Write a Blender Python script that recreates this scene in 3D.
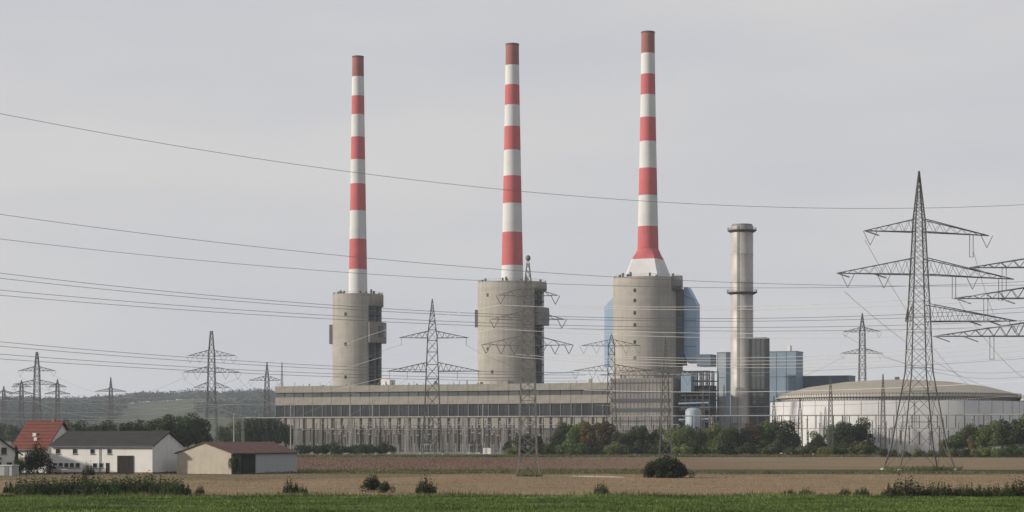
import bpy, bmesh, math, random
import numpy as np
from mathutils import Vector, Matrix
R = math.radians
random.seed(7)
for o in list(bpy.data.objects): bpy.data.objects.remove(o)
sc = bpy.context.scene
col = sc.collection

# ------------------------------------------------------------------ camera, sky, sun, exposure
F, HZ, CH = 2000.0, 437.0, 6.56          # focal length in pixels, horizon row, eye height
cam = bpy.data.cameras.new('camera'); co = bpy.data.objects.new('camera', cam); col.objects.link(co)
cam.sensor_width = 36; cam.lens = F / 1024 * 36; cam.shift_y = (HZ - 256) / 1024
cam.clip_start = 1; cam.clip_end = 30000
co.location = (0, 0, CH); co.rotation_euler = (R(90), 0, 0); sc.camera = co

SUN_EL, SUN_AZ = R(18), math.atan2(-0.985, -0.17)
sdir = Vector((math.sin(SUN_AZ) * math.cos(SUN_EL), math.cos(SUN_AZ) * math.cos(SUN_EL), math.sin(SUN_EL)))
w = bpy.data.worlds.new('World'); sc.world = w; w.use_nodes = True
nt = w.node_tree; N = nt.nodes; L = nt.links; N.clear()
out = N.new('ShaderNodeOutputWorld'); bg = N.new('ShaderNodeBackground'); bg.inputs[1].default_value = 0.1
sky = N.new('ShaderNodeTexSky'); sky.sky_type = 'NISHITA'; sky.sun_disc = False
sky.sun_elevation = SUN_EL; sky.sun_rotation = SUN_AZ % (2 * math.pi); sky.dust_density = 3; sky.altitude = 350
tc = N.new('ShaderNodeTexCoord'); mp = N.new('ShaderNodeMapping'); mp.inputs['Scale'].default_value = (1.0, 1.0, 4.5)
mp.inputs['Rotation'].default_value = (0, R(14), 0)
nz = N.new('ShaderNodeTexNoise'); nz.inputs['Scale'].default_value = 2.6; nz.inputs['Detail'].default_value = 4; nz.inputs['Roughness'].default_value = .5
cr = N.new('ShaderNodeValToRGB')
cr.color_ramp.elements[0].position = .36; cr.color_ramp.elements[0].color = (5.82, 5.87, 6.28, 1)
cr.color_ramp.elements[1].position = .64; cr.color_ramp.elements[1].color = (6.82, 6.66, 6.58, 1)
mx = N.new('ShaderNodeMix'); mx.data_type = 'RGBA'; mx.inputs[0].default_value = .93
L.new(tc.outputs['Generated'], mp.inputs[0]); L.new(mp.outputs[0], nz.inputs[0]); L.new(nz.outputs[0], cr.inputs[0])
L.new(sky.outputs[0], mx.inputs[6]); L.new(cr.outputs[0], mx.inputs[7]); L.new(mx.outputs[2], bg.inputs[0]); L.new(bg.outputs[0], out.inputs[0])
sl = bpy.data.lights.new('sun', 'SUN'); so = bpy.data.objects.new('sun', sl); col.objects.link(so)
sl.energy = 5.0; sl.angle = R(2.5); sl.color = (1, .90, .77); so.rotation_euler = sdir.to_track_quat('Z', 'Y').to_euler()
so.location = (0, 0, 300)
sc.view_settings.view_transform = 'Standard'; sc.view_settings.look = 'None'
sc.view_settings.exposure = 0; sc.view_settings.gamma = 1; sc.view_settings.use_curve_mapping = False
sc.cycles.volume_bounces = 1; sc.cycles.max_bounces = 6; sc.cycles.transparent_max_bounces = 8
sc.cycles.use_denoising = True

# ------------------------------------------------------------------ helpers
def P(px, py, d): return Vector(((px - 512) * d / F, d, CH + (HZ - py) * d / F))
def G(px, py):
    d = F * CH / (py - HZ); return Vector(((px - 512) * d / F, d, 0))
def GD(px, d): return Vector(((px - 512) * d / F, d, 0))
def ZZ(py, d): return CH + (HZ - py) * d / F

MATS = {}
def mat(name, c1, c2=None, scale=.5, rough=.85, bump=0., stretch=(1, 1, 1), metal=0., rnd=0., detail=6, bands=0., streak=0., spec=.3):
    m = bpy.data.materials.new(name); m.use_nodes = True; t = m.node_tree; b = t.nodes['Principled BSDF']
    b.inputs['Roughness'].default_value = rough; b.inputs['Metallic'].default_value = metal
    b.inputs['Specular IOR Level'].default_value = spec
    c2 = c2 or tuple(x * .78 for x in c1)
    tc = t.nodes.new('ShaderNodeTexCoord'); mp = t.nodes.new('ShaderNodeMapping'); mp.inputs['Scale'].default_value = stretch
    nz = t.nodes.new('ShaderNodeTexNoise'); nz.inputs['Scale'].default_value = scale; nz.inputs['Detail'].default_value = detail
    nz.inputs['Roughness'].default_value = .62
    ra = t.nodes.new('ShaderNodeValToRGB')
    ra.color_ramp.elements[0].position = .32; ra.color_ramp.elements[1].position = .68
    ra.color_ramp.elements[0].color = (*c2, 1); ra.color_ramp.elements[1].color = (*c1, 1)
    k = t.links.new
    k(tc.outputs['Object'], mp.inputs[0]); k(mp.outputs[0], nz.inputs[0]); k(nz.outputs[0], ra.inputs[0])
    last = ra.outputs[0]
    def mul(fac_socket, lo, hi):
        nonlocal last
        mr = t.nodes.new('ShaderNodeMapRange'); mr.inputs[3].default_value = lo; mr.inputs[4].default_value = hi
        k(fac_socket, mr.inputs[0])
        mm = t.nodes.new('ShaderNodeMix'); mm.data_type = 'RGBA'; mm.blend_type = 'MULTIPLY'; mm.inputs[0].default_value = 1
        k(last, mm.inputs[6]); k(mr.outputs[0], mm.inputs[7]); last = mm.outputs[2]
    if rnd:
        oi = t.nodes.new('ShaderNodeObjectInfo'); mul(oi.outputs['Random'], 1 - rnd, 1 + rnd)
    if streak:                                   # rain streaks running down a wall
        m2 = t.nodes.new('ShaderNodeMapping'); m2.inputs['Scale'].default_value = (1.1, 1.1, .03); k(tc.outputs['Object'], m2.inputs[0])
        n2 = t.nodes.new('ShaderNodeTexNoise'); n2.inputs['Scale'].default_value = .9; n2.inputs['Detail'].default_value = 4; k(m2.outputs[0], n2.inputs[0])
        mul(n2.outputs[0], 1 - streak, 1 + streak)
    if bands:                                    # casting lifts of the concrete
        m3 = t.nodes.new('ShaderNodeMapping'); m3.inputs['Scale'].default_value = (.002, .002, .33); k(tc.outputs['Object'], m3.inputs[0])
        n3 = t.nodes.new('ShaderNodeTexNoise'); n3.inputs['Scale'].default_value = 1; n3.inputs['Detail'].default_value = 3; k(m3.outputs[0], n3.inputs[0])
        mul(n3.outputs[0], 1 - bands, 1 + bands)
    k(last, b.inputs['Base Color'])
    if bump:
        bp = t.nodes.new('ShaderNodeBump'); bp.inputs['Strength'].default_value = bump; bp.inputs['Distance'].default_value = .3
        k(nz.outputs[0], bp.inputs['Height']); k(bp.outputs[0], b.inputs['Normal'])
    MATS[name] = m; return m

def leafmat(name, c, var=.35, patch=False):
    m = bpy.data.materials.new(name); m.use_nodes = True; t = m.node_tree; k = t.links.new
    b = t.nodes['Principled BSDF']; b.inputs['Roughness'].default_value = .6; b.inputs['Specular IOR Level'].default_value = .2
    ge = t.nodes.new('ShaderNodeNewGeometry'); oi = t.nodes.new('ShaderNodeObjectInfo')
    hs = t.nodes.new('ShaderNodeHueSaturation'); hs.inputs['Color'].default_value = (*c, 1)
    m1 = t.nodes.new('ShaderNodeMapRange'); m1.inputs[3].default_value = 1 - var; m1.inputs[4].default_value = 1 + var; k(ge.outputs['Random Per Island'], m1.inputs[0])
    m2 = t.nodes.new('ShaderNodeMapRange'); m2.inputs[3].default_value = .47; m2.inputs[4].default_value = .52; k(oi.outputs['Random'], m2.inputs[0])
    m3 = t.nodes.new('ShaderNodeMath'); m3.operation = 'MULTIPLY'
    m4 = t.nodes.new('ShaderNodeMapRange'); m4.inputs[3].default_value = .62; m4.inputs[4].default_value = 1.5; k(oi.outputs['Random'], m4.inputs[0])
    if patch:
        tcn = t.nodes.new('ShaderNodeTexCoord'); mpn = t.nodes.new('ShaderNodeMapping'); mpn.inputs['Scale'].default_value = (.09, .2, 0); k(tcn.outputs['Object'], mpn.inputs[0])
        nn_ = t.nodes.new('ShaderNodeTexNoise'); nn_.inputs['Scale'].default_value = 1; nn_.inputs['Detail'].default_value = 5; k(mpn.outputs[0], nn_.inputs[0])
        m4.inputs[1].default_value = .33; m4.inputs[2].default_value = .67; k(nn_.outputs[0], m4.inputs[0]); m4.inputs[3].default_value = .5; m4.inputs[4].default_value = 1.7
    k(m1.outputs[0], m3.inputs[0]); k(m4.outputs[0], m3.inputs[1]); k(m2.outputs[0], hs.inputs['Hue']); k(m3.outputs[0], hs.inputs['Value'])
    k(hs.outputs[0], b.inputs['Base Color'])
    tr = t.nodes.new('ShaderNodeBsdfTranslucent'); k(hs.outputs[0], tr.inputs[0])
    ms = t.nodes.new('ShaderNodeMixShader'); ms.inputs[0].default_value = .22
    k(b.outputs[0], ms.inputs[1]); k(tr.outputs[0], ms.inputs[2]); k(ms.outputs[0], t.nodes['Material Output'].inputs[0])
    MATS[name] = m; return m

mat('concrete', (.30, .284, .255), (.238, .228, .21), .12, .9, 0, bands=.2, streak=.26)
mat('concrete_grey', (.20, .195, .185), (.145, .143, .14), .2, .9, 0, bands=.1, streak=.2)
mat('fascia', (.262, .246, .22), (.20, .19, .173), .25, .9, 0, streak=.28)
mat('dark_wall', (.105, .103, .10), (.07, .07, .068), .3, .9, streak=.3)
mat('roof_concrete', (.2, .19, .18), None, .2)
mat('chim_white', (.52, .53, .54), (.45, .455, .46), .12, .8, streak=.06)
mat('chim_red', (.43, .105, .11), (.36, .092, .095), .12, .8, streak=.10)
mat('chim_soot', (.28, .105, .095), (.22, .09, .08), .18, .85, streak=.15)
mat('dark_steel', (.035, .04, .052), (.022, .025, .033), .4, .6)
mat('steel_grey', (.17, .175, .18), (.12, .125, .13), .6, .6)
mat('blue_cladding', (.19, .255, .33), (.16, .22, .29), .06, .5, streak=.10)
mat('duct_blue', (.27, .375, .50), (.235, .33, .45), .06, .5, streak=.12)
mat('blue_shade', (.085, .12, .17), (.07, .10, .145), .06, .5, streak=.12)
mat('pale_cladding', (.26, .31, .355), (.22, .27, .31), .06, .5, streak=.1)
mat('dark_cladding', (.06, .068, .078), (.048, .054, .062), .1, .6, streak=.15)
mat('stack_metal', (.36, .35, .335), (.29, .28, .27), .1, .55, metal=.15, streak=.16, bands=.08)
mat('gantry_dark', (.09, .09, .09), None, .6)
mat('glass', (.030, .036, .042), (.020, .024, .028), .15, .22, rnd=.35, spec=.5)
mat('glass_light', (.075, .085, .092), (.05, .058, .062), .15, .3, rnd=.3, spec=.5)
mat('window_dark', (.02, .022, .025), None, 1, .25, spec=.5)
mat('mullion', (.13, .128, .122), None, 1)
mat('lattice', (.12, .12, .113), (.08, .078, .072), 1.5, .7)
mat('lattice_pale', (.2, .2, .19), (.14, .14, .133), 1.5, .7)
mat('lattice_blue', (.085, .11, .14), (.06, .08, .1), 1.5, .7)
mat('insulator', (.18, .17, .165), None, 2, .4)
mat('insulator_brown', (.05, .038, .032), None, 2, .4)
mat('galvanised', (.27, .27, .265), (.19, .19, .19), 1, .6)
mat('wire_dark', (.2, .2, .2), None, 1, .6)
mat('wire_sunlit', (.62, .60, .57), None, 1, .45)  # pale aluminium, the sun catching the strands put into the colour
mat('tank_white', (.47, .475, .475), (.41, .415, .415), .08, .7, streak=.07)
mat('tank_roof', (.30, .275, .235), (.25, .23, .20), .1, .9)
mat('plaster', (.66, .65, .635), (.58, .57, .555), .5, .9, streak=.08)
mat('plaster_cream', (.40, .365, .30), (.33, .30, .25), .5, .9, streak=.14)
mat('metal_wall', (.34, .355, .37), (.29, .30, .315), .3, .6, streak=.1)
mat('roof_red', (.155, .05, .038), (.105, .04, .032), .9, .85)
mat('roof_dark', (.04, .04, .042), (.03, .03, .032), .5, .8)
mat('roof_maroon', (.115, .062, .055), (.08, .045, .042), .5, .8)
mat('wood_dark', (.022, .018, .016), None, 1, .8)
mat('brick_base', (.24, .15, .10), None, 1, .9)
mat('frame_white', (.55, .55, .53), None, 1, .6)
mat('car_paint', (.42, .43, .44), None, 1, .3, spec=.5)
mat('tyre', (.02, .02, .02), None, 1, .9)
mat('bark', (.055, .044, .034), (.035, .028, .022), 2, .95)
mat('footing', (.42, .41, .39), None, 2, .9)
mat('orange_marker', (.5, .3, .16), None, 2, .9)
leafmat('leaf_mid', (.060, .080, .022)); leafmat('leaf_dark', (.028, .042, .014)); leafmat('leaf_light', (.105, .125, .036))
leafmat('leaf_brown', (.10, .075, .03)); leafmat('leaf_bush', (.018, .026, .012)); leafmat('leaf_weed', (.040, .055, .020))
leafmat('leaf_forest', (.016, .026, .016)); leafmat('blade_green', (.066, .112, .022), .4, True); leafmat('blade_dry', (.23, .17, .10), .35, True); leafmat('blade_olive', (.085, .09, .035), .4, True)
leafmat('clod', (.13, .085, .06), .35)

def tag(o, label=None, cat=None, group=None, kind=None):
    if label: o['label'] = label
    if cat: o['category'] = cat
    if group: o['group'] = group
    if kind: o['kind'] = kind
    return o
def root(name, loc, rz=0, label=None, cat=None, group=None):
    o = bpy.data.objects.new(name, None); col.objects.link(o); o.empty_display_size = .5
    o.location = loc; o.rotation_euler = (0, 0, rz); return tag(o, label, cat, group)
def meshobj(name, me, parent=None):
    o = bpy.data.objects.new(name, me); col.objects.link(o)
    if parent: o.parent = parent
    return o
def copy_tree(o, parent=None):
    c = o.copy(); col.objects.link(c)
    if parent: c.parent = parent
    for ch in list(o.children): copy_tree(ch, c)
    return c

class MB:
    def __init__(s): s.v = []; s.f = []
    def add(s, vs, fs):
        n = len(s.v); s.v += [tuple(x) for x in vs]; s.f += [tuple(i + n for i in f) for f in fs]; return s
    def box(s, a, b):
        x0, y0, z0 = a; x1, y1, z1 = b
        return s.add([(x0, y0, z0), (x1, y0, z0), (x1, y1, z0), (x0, y1, z0), (x0, y0, z1), (x1, y0, z1), (x1, y1, z1), (x0, y1, z1)],
                     [(3, 2, 1, 0), (4, 5, 6, 7), (0, 1, 5, 4), (1, 2, 6, 5), (2, 3, 7, 6), (3, 0, 4, 7)])
    def bar(s, p, q, r, r2=None, n=4):
        p = Vector(p); q = Vector(q); r2 = r if r2 is None else r2
        d = (q - p)
        if d.length < 1e-6: return s
        d.normalize(); a = d.orthogonal().normalized(); 
        if abs(d.z) > .7: a = (Vector((1, 0, 0)) - d * d.x).normalized()
        else: a = d.cross(Vector((0, 0, 1))).normalized()
        b = d.cross(a)
        vs = []
        for c, rr in ((p, r), (q, r2)):
            for i in range(n):
                t = 2 * math.pi * (i + .5) / n; vs.append(c + (a * math.cos(t) + b * math.sin(t)) * rr)
        fs = [(i, (i + 1) % n, n + (i + 1) % n, n + i) for i in range(n)] + [tuple(reversed(range(n))), tuple(range(n, 2 * n))]
        return s.add(vs, fs)
    def lathe(s, prof, n=32, c=(0, 0), cap=True):
        vs = []; fs = []
        for r, z in prof:
            for i in range(n):
                t = 2 * math.pi * i / n; vs.append((c[0] + r * math.cos(t), c[1] + r * math.sin(t), z))
        for k in range(len(prof) - 1):
            for i in range(n):
                j = (i + 1) % n; fs.append((k * n + i, k * n + j, (k + 1) * n + j, (k + 1) * n + i))
        if cap:
            fs.append(tuple(reversed(range(n)))); fs.append(tuple(range((len(prof) - 1) * n, len(prof) * n)))
        return s.add(vs, fs)
    def extrude(s, poly, axis, a, b):
        """poly of 2-D points extruded along an axis between a and b"""
        def pt(p, t):
            if axis == 'y': return (p[0], t, p[1])
            if axis == 'x': return (t, p[0], p[1])
            return (p[0], p[1], t)
        n = len(poly)
        return s.add([pt(p, a) for p in poly] + [pt(p, b) for p in poly],
                     [tuple(range(n)), tuple(reversed(range(n, 2 * n)))] + [(i, n + i, n + (i + 1) % n, (i + 1) % n) for i in range(n)])
    def mesh(s, name, m, smooth=False):
        me = bpy.data.meshes.new(name); me.from_pydata(s.v, [], s.f)
        bm = bmesh.new(); bm.from_mesh(me); bmesh.ops.recalc_face_normals(bm, faces=bm.faces); bm.to_mesh(me); bm.free()
        me.materials.append(MATS[m])
        if smooth:
            for p in me.polygons: p.use_smooth = len(p.vertices) == 4
        return me
    def build(s, name, m, parent=None, smooth=False):
        return meshobj(name, s.mesh(name, m, smooth), parent)

def box(name, m, parent, a, b): return MB().box(a, b).build(name, m, parent)

ORD = ['first', 'second', 'third', 'fourth', 'fifth', 'sixth', 'seventh', 'eighth', 'ninth', 'tenth', 'eleventh', 'twelfth', 'thirteenth', 'fourteenth', 'fifteenth', 'sixteenth', 'seventeenth', 'eighteenth', 'nineteenth', 'twentieth']
TENS = {2: 'twenty', 3: 'thirty', 4: 'forty', 5: 'fifty', 6: 'sixty'}
def ordn(i):
    if i < 20: return ORD[i]
    n = i + 1
    if n % 10 == 0: return {30: 'thirtieth', 40: 'fortieth', 50: 'fiftieth', 60: 'sixtieth'}[n]
    return TENS[n // 10] + '-' + ORD[n % 10 - 1]

# ------------------------------------------------------------------ ground and fields
def groundmat(name, c1, c2, c3, sx, sy, bump=.4, blend=None):
    m = bpy.data.materials.new(name); m.use_nodes = True; t = m.node_tree; k = t.links.new; b = t.nodes['Principled BSDF']
    b.inputs['Roughness'].default_value = .95; b.inputs['Specular IOR Level'].default_value = .1
    tc = t.nodes.new('ShaderNodeTexCoord')
    def noise(sc_, st, det=6):
        mp = t.nodes.new('ShaderNodeMapping'); mp.inputs['Scale'].default_value = st; k(tc.outputs['Object'], mp.inputs[0])
        n = t.nodes.new('ShaderNodeTexNoise'); n.inputs['Scale'].default_value = sc_; n.inputs['Detail'].default_value = det; n.inputs['Roughness'].default_value = .65
        k(mp.outputs[0], n.inputs[0]); return n
    n1 = noise(1, (sx, sy, 1)); n2 = noise(.05, (1, .5, 1)); n3 = noise(.9, (1, .35, 1), 8)
    ra = t.nodes.new('ShaderNodeValToRGB'); ra.color_ramp.elements[0].position = .35; ra.color_ramp.elements[1].position = .65
    ra.color_ramp.elements[0].color = (*c1, 1); ra.color_ramp.elements[1].color = (*c2, 1); k(n1.outputs[0], ra.inputs[0])
    mr = t.nodes.new('ShaderNodeMapRange'); mr.inputs[1].default_value = .42; mr.inputs[2].default_value = .7; k(n2.outputs[0], mr.inputs[0])
    mx = t.nodes.new('ShaderNodeMix'); mx.data_type = 'RGBA'; k(mr.outputs[0], mx.inputs[0]); k(ra.outputs[0], mx.inputs[6]); mx.inputs[7].default_value = (*c3, 1)
    if blend:                                   # soil that changes along x
        sp = t.nodes.new('ShaderNodeSeparateXYZ'); k(tc.outputs['Object'], sp.inputs[0])
        ad = t.nodes.new('ShaderNodeMath'); ad.operation = 'MULTIPLY_ADD'; k(n2.outputs[0], ad.inputs[0]); ad.inputs[1].default_value = 40; k(sp.outputs[0], ad.inputs[2])
        mb_ = t.nodes.new('ShaderNodeMapRange'); mb_.inputs[1].default_value = blend[0] + 20; mb_.inputs[2].default_value = blend[1] + 20; k(ad.outputs[0], mb_.inputs[0])
        m5 = t.nodes.new('ShaderNodeMix'); m5.data_type = 'RGBA'; k(mb_.outputs[0], m5.inputs[0]); m5.inputs[6].default_value = (*blend[2], 1); k(mx.outputs[2], m5.inputs[7]); mx = m5
    m3 = t.nodes.new('ShaderNodeMapRange'); m3.inputs[3].default_value = .55; m3.inputs[4].default_value = 1.45; k(n3.outputs[0], m3.inputs[0])
    mu = t.nodes.new('ShaderNodeMix'); mu.data_type = 'RGBA'; mu.blend_type = 'MULTIPLY'; mu.inputs[0].default_value = 1
    k(mx.outputs[2], mu.inputs[6]); k(m3.outputs[0], mu.inputs[7]); k(mu.outputs[2], b.inputs['Base Color'])
    bp = t.nodes.new('ShaderNodeBump'); bp.inputs['Strength'].default_value = bump; bp.inputs['Distance'].default_value = .15
    k(n3.outputs[0], bp.inputs['Height']); k(bp.outputs[0], b.inputs['Normal'])
    MATS[name] = m
groundmat('verge_ground', (.062, .066, .028), (.10, .095, .045), (.085, .075, .04), .05, .12)
groundmat('meadow_ground', (.028, .052, .011), (.05, .085, .018), (.035, .06, .015), .12, .5)
groundmat('stubble_ground', (.165, .122, .072), (.235, .18, .11), (.16, .135, .07), .04, .5)
groundmat('ploughed_ground', (.118, .075, .054), (.165, .108, .077), (.135, .085, .06), .05, .35)
groundmat('harvested_ground', (.155, .108, .072), (.215, .158, .10), (.13, .11, .055), .03, .3, blend=(5, 75, (.14, .09, .065)))
groundmat('grass_strip_ground', (.05, .06, .022), (.085, .085, .038), (.07, .07, .03), .08, .5)
groundmat('ditch_ground', (.032, .027, .02), (.05, .042, .028), (.04, .04, .02), .08, .5)
groundmat('fallow_ground', (.10, .09, .045), (.155, .13, .07), (.12, .10, .055), .06, .4)
groundmat('gravel_ground', (.17, .155, .13), (.23, .21, .18), (.14, .12, .09), .2, .5)
groundmat('patch_ground', (.42, .37, .30), (.5, .45, .37), (.38, .33, .27), .3, .7)
def gridsheet(name, x0, x1, y0, y1, nx, ny, fz, m):
    vs = [(x0 + (x1 - x0) * i / nx, y0 + (y1 - y0) * j / ny, 0) for j in range(ny + 1) for i in range(nx + 1)]
    vs = [(x, y, fz(x, y)) for x, y, z in vs]
    fs = [(j * (nx + 1) + i, j * (nx + 1) + i + 1, (j + 1) * (nx + 1) + i + 1, (j + 1) * (nx + 1) + i) for j in range(ny) for i in range(nx)]
    return MB().add(vs, fs).build(name, m)
tag(gridsheet('ground', -6000, 6000, -600, 9000, 12, 12, lambda x, y: 0, 'verge_ground'), kind='structure')
def strip(name, far, near, z, m, step=3.0, jit=.25):
    """sheet between a far and a near border; each border a list of (px, d)"""
    rr = random.Random(sum(map(ord, name)))
    def border(pts):
        res = []
        for (p0, d0), (p1, d1) in zip(pts, pts[1:]):
            n = max(2, int(abs(p1 - p0) / step))
            for i in range(n):
                t = i / n; d = d0 + (d1 - d0) * t; res.append(GD(p0 + (p1 - p0) * t, d + rr.uniform(-1, 1) * jit * d * .012))
        res.append(GD(*pts[-1])); return res
    a = border(near); b = border(far)
    n = max(len(a), len(b))
    def rs(l): return [l[round(i * (len(l) - 1) / (n - 1))] for i in range(n)]
    a, b = rs(a), rs(b)
    vs = [(p.x, p.y, z) for p in a + b]
    return tag(MB().add(vs, [(i, i + 1, n + i + 1, n + i) for i in range(n - 1)]).build(name, m), kind='structure')
D = lambda py: F * CH / (py - HZ)
strip('switchyard_ground', [(150, 900), (1150, 800)], [(150, 715), (1150, 690)], .01, 'gravel_ground')
strip('ploughed_field', [(-260, D(457.6)), (640, D(457.6))], [(-260, D(469.5)), (640, D(469.5))], .01, 'ploughed_ground')
strip('harvested_field', [(510, D(457.6)), (1290, D(456.6))], [(545, D(470.5)), (1290, D(470.5))], .022, 'harvested_ground')
strip('grass_track', [(-260, D(468.5)), (1290, D(470))], [(-260, D(474.5)), (1290, D(474))], .034, 'grass_strip_ground')
strip('ditch', [(676, D(470.6)), (820, D(470.5)), (1290, D(469.9))], [(676, D(471.6)), (820, D(471.8)), (1290, D(472.8))], .046, 'ditch_ground', jit=.35)
strip('bare_patch', [(568, D(476.2)), (592, D(475.7)), (622, D(477))], [(568, D(476.5)), (590, D(477.6)), (626, D(477.9))], .058, 'patch_ground', jit=.2)
strip('stubble_field', [(-260, D(475)), (1290, D(474.2))], [(-260, D(498)), (1290, D(498))], .034, 'stubble_ground')
strip('fallow_strip', [(-260, D(474.6)), (430, D(474.6))], [(-260, D(481)), (250, D(480.5)), (430, D(476.5))], .046, 'fallow_ground', jit=.6)
strip('meadow', [(-320, D(495.6)), (500, D(496)), (1340, D(497))], [(-320, 60), (1340, 60)], .05, 'meadow_ground')

# hills: a rounded ridge with woods and fields
def hillz(x, y):
    px = 512 + F * x / y if y > 10 else 512
    ridge = {-200: 403, 0: 402, 70: 402, 110: 399, 150: 394.5, 200: 391.5, 250: 392, 300: 397, 340: 402, 420: 408, 700: 412, 1250: 414}
    ks = sorted(ridge); pxx = min(max(px, ks[0]), ks[-1] - .01)
    for a, b in zip(ks, ks[1:]):
        if a <= pxx < b:
            t = (pxx - a) / (b - a); t = t * t * (3 - 2 * t); yy = ridge[a] + (ridge[b] - ridge[a]) * t; break
    top = CH + (HZ - yy - 6) * 4600 / F
    t = min(max((y - 2300) / 2300, 0), 1); t = t * t * (3 - 2 * t)
    n = math.sin(x * .006 + y * .002) * 5 + math.sin(x * .013 - y * .004 + 1) * 3
    return -1 + t * (top + n * .6) if t > 0 else -1
groundmat('hill_ground', (.03, .042, .018), (.05, .062, .026), (.065, .068, .03), .004, .006)
tag(gridsheet('hills', -3800, 3800, 2250, 7000, 130, 60, hillz, 'hill_ground'), kind='structure')

# ------------------------------------------------------------------ foliage
def leafquads(pos, nrm, size, rng, squash=1.0):
    n = len(pos); nr = nrm + rng.normal(0, .55, (n, 3)); nr /= np.linalg.norm(nr, axis=1)[:, None]
    a = np.cross(nr, rng.normal(0, 1, (n, 3))); a /= np.linalg.norm(a, axis=1)[:, None]; b = np.cross(nr, a)
    s = size * rng.uniform(.55, 1.35, (n, 1)); s2 = s * rng.uniform(.5, .9, (n, 1)) * squash
    v = np.stack([pos - a * s, pos - b * s2, pos + a * s, pos + b * s2], 1).reshape(-1, 3)
    return v
def quadmesh(name, v, m, k=4):
    n = len(v); me = bpy.data.meshes.new(name); me.vertices.add(n); me.vertices.foreach_set('co', v.astype(np.float32).ravel())
    me.loops.add(n); me.loops.foreach_set('vertex_index', np.arange(n, dtype=np.int32))
    me.polygons.add(n // k); me.polygons.foreach_set('loop_start', np.arange(0, n, k, dtype=np.int32))
    me.update(calc_edges=True); me.materials.append(MATS[m]); return me
def crownpts(lobes, n, rng, deep=.3):
    c = np.array([l[:3] for l in lobes]); r = np.array([l[3] for l in lobes]); wgt = r ** 2 / (r ** 2).sum()
    i = rng.choice(len(lobes), n, p=wgt); d = rng.normal(0, 1, (n, 3)); d /= np.linalg.norm(d, axis=1)[:, None]
    rad = r[i] * (1 - deep * rng.random(n) ** 1.6 + .12 * rng.normal(0, 1, n))
    p = c[i] + d * rad[:, None]; return p, d
TREEM = {}
def make_tree(kind, seed, H, W, leaf, n, m):
    """mesh data for one crown and one trunk; unit: metres"""
    rng = np.random.default_rng(seed); rr = random.Random(seed)
    lobes = []
    if kind == 'tree':
        for k in range(13):
            t = rr.random(); z = H * (.34 + .56 * t); wd = W * .5 * (1 - .75 * abs(t - .35) ** 1.3)
            a = rr.uniform(0, 6.283); q = wd * rr.uniform(.25, .72)
            lobes.append((q * math.cos(a), q * math.sin(a), z, H * rr.uniform(.10, .19)))
        lobes.append((0, 0, H * .55, H * .2))
    elif kind == 'bush':
        for k in range(14):
            a = rr.uniform(0, 6.283); q = W * .5 * rr.uniform(.1, .78); f = 1 - (q / (W * .5)) ** 2
            rad = H * rr.uniform(.2, .33); lobes.append((q * math.cos(a), q * math.sin(a), max(rad * .75, (H - rad) * f * rr.uniform(.6, 1.05)), rad))
    elif kind == 'dome':
        for k in range(46):
            a = rr.uniform(0, 6.283); q = W * .5 * math.sqrt(rr.random()) * .9; f = math.sqrt(max(0, 1 - (q / (W * .5)) ** 2))
            rad = H * rr.uniform(.12, .2); lobes.append((q * math.cos(a), q * math.sin(a), max(rad * .6, (H - rad) * f ** 1.7 * rr.uniform(.75, 1.02)), rad))
        lobes.append((0, 0, H * .35, H * .5))
    elif kind == 'weedy':
        for k in range(70):
            a = rr.uniform(0, 6.283); q = W * .5 * math.sqrt(rr.random()); f = 1 - .6 * (q / (W * .5)) ** 2
            top = H * f * rr.uniform(.45, 1.1); lx, ly = rr.gauss(0, .12) * top, rr.gauss(0, .12) * top
            for j in range(6):
                t = (j + .5) / 6; lobes.append((q * math.cos(a) + lx * t * t, q * math.sin(a) + ly * t * t, top * t, H * (.075 * (1.1 - t) + .012)))
    elif kind == 'slim':
        for k in range(12):
            z = H * (.15 + .8 * k / 12); wd = W * .5 * (1.05 - k / 12.5); a = rr.uniform(0, 6.283)
            lobes.append((wd * .35 * math.cos(a), wd * .35 * math.sin(a), z, max(wd * .75, H * .05)))
    p, d = crownpts(lobes, n, rng); keep = p[:, 2] > .03 * H; p, d = p[keep], d[keep]
    cm = quadmesh('crown', leafquads(p, d, leaf, rng), m)
    b = MB(); tr = max(.06, H * .022); topz = H * (.72 if kind != 'bush' else .5)
    b.bar((0, 0, -.1), (H * .01, 0, topz * .55), tr, tr * .7, 6); b.bar((H * .01, 0, topz * .55), (0, H * .01, topz), tr * .7, tr * .25, 6)
    for l in lobes[:7]:
        zb = min(l[2] * .6, topz * .8); b.bar((0, 0, zb), (l[0] * .85, l[1] * .85, l[2]), tr * .45, tr * .12, 5)
    return cm, b.mesh('trunk', 'bark')
def plant(name, data, loc, s=1.0, rz=None, label='', cat='tree', group=None, sz=None):
    o = root(name, loc, random.uniform(0, 6.28) if rz is None else rz, label, cat, group)
    o.scale = (s, s, s if sz is None else sz)
    meshobj('crown', data[0], o); meshobj('trunk' if cat == 'tree' else 'stems', data[1], o); return o
TREES = {}
for i, m in enumerate(['leaf_mid', 'leaf_dark', 'leaf_light', 'leaf_brown', 'leaf_mid', 'leaf_dark']):
    TREES[i] = make_tree('tree', 20 + i, 10, 9.5, .25, 3600, m)
BUSH = {i: make_tree('bush', 50 + i, 4, 7, .2, 2000, m) for i, m in enumerate(['leaf_mid', 'leaf_light', 'leaf_dark', 'leaf_weed'])}
SLIM = {0: make_tree('slim', 70, 9, 3.2, .2, 1500, 'leaf_light'), 1: make_tree('slim', 71, 9, 2.6, .17, 2200, 'leaf_bush')}
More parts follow.
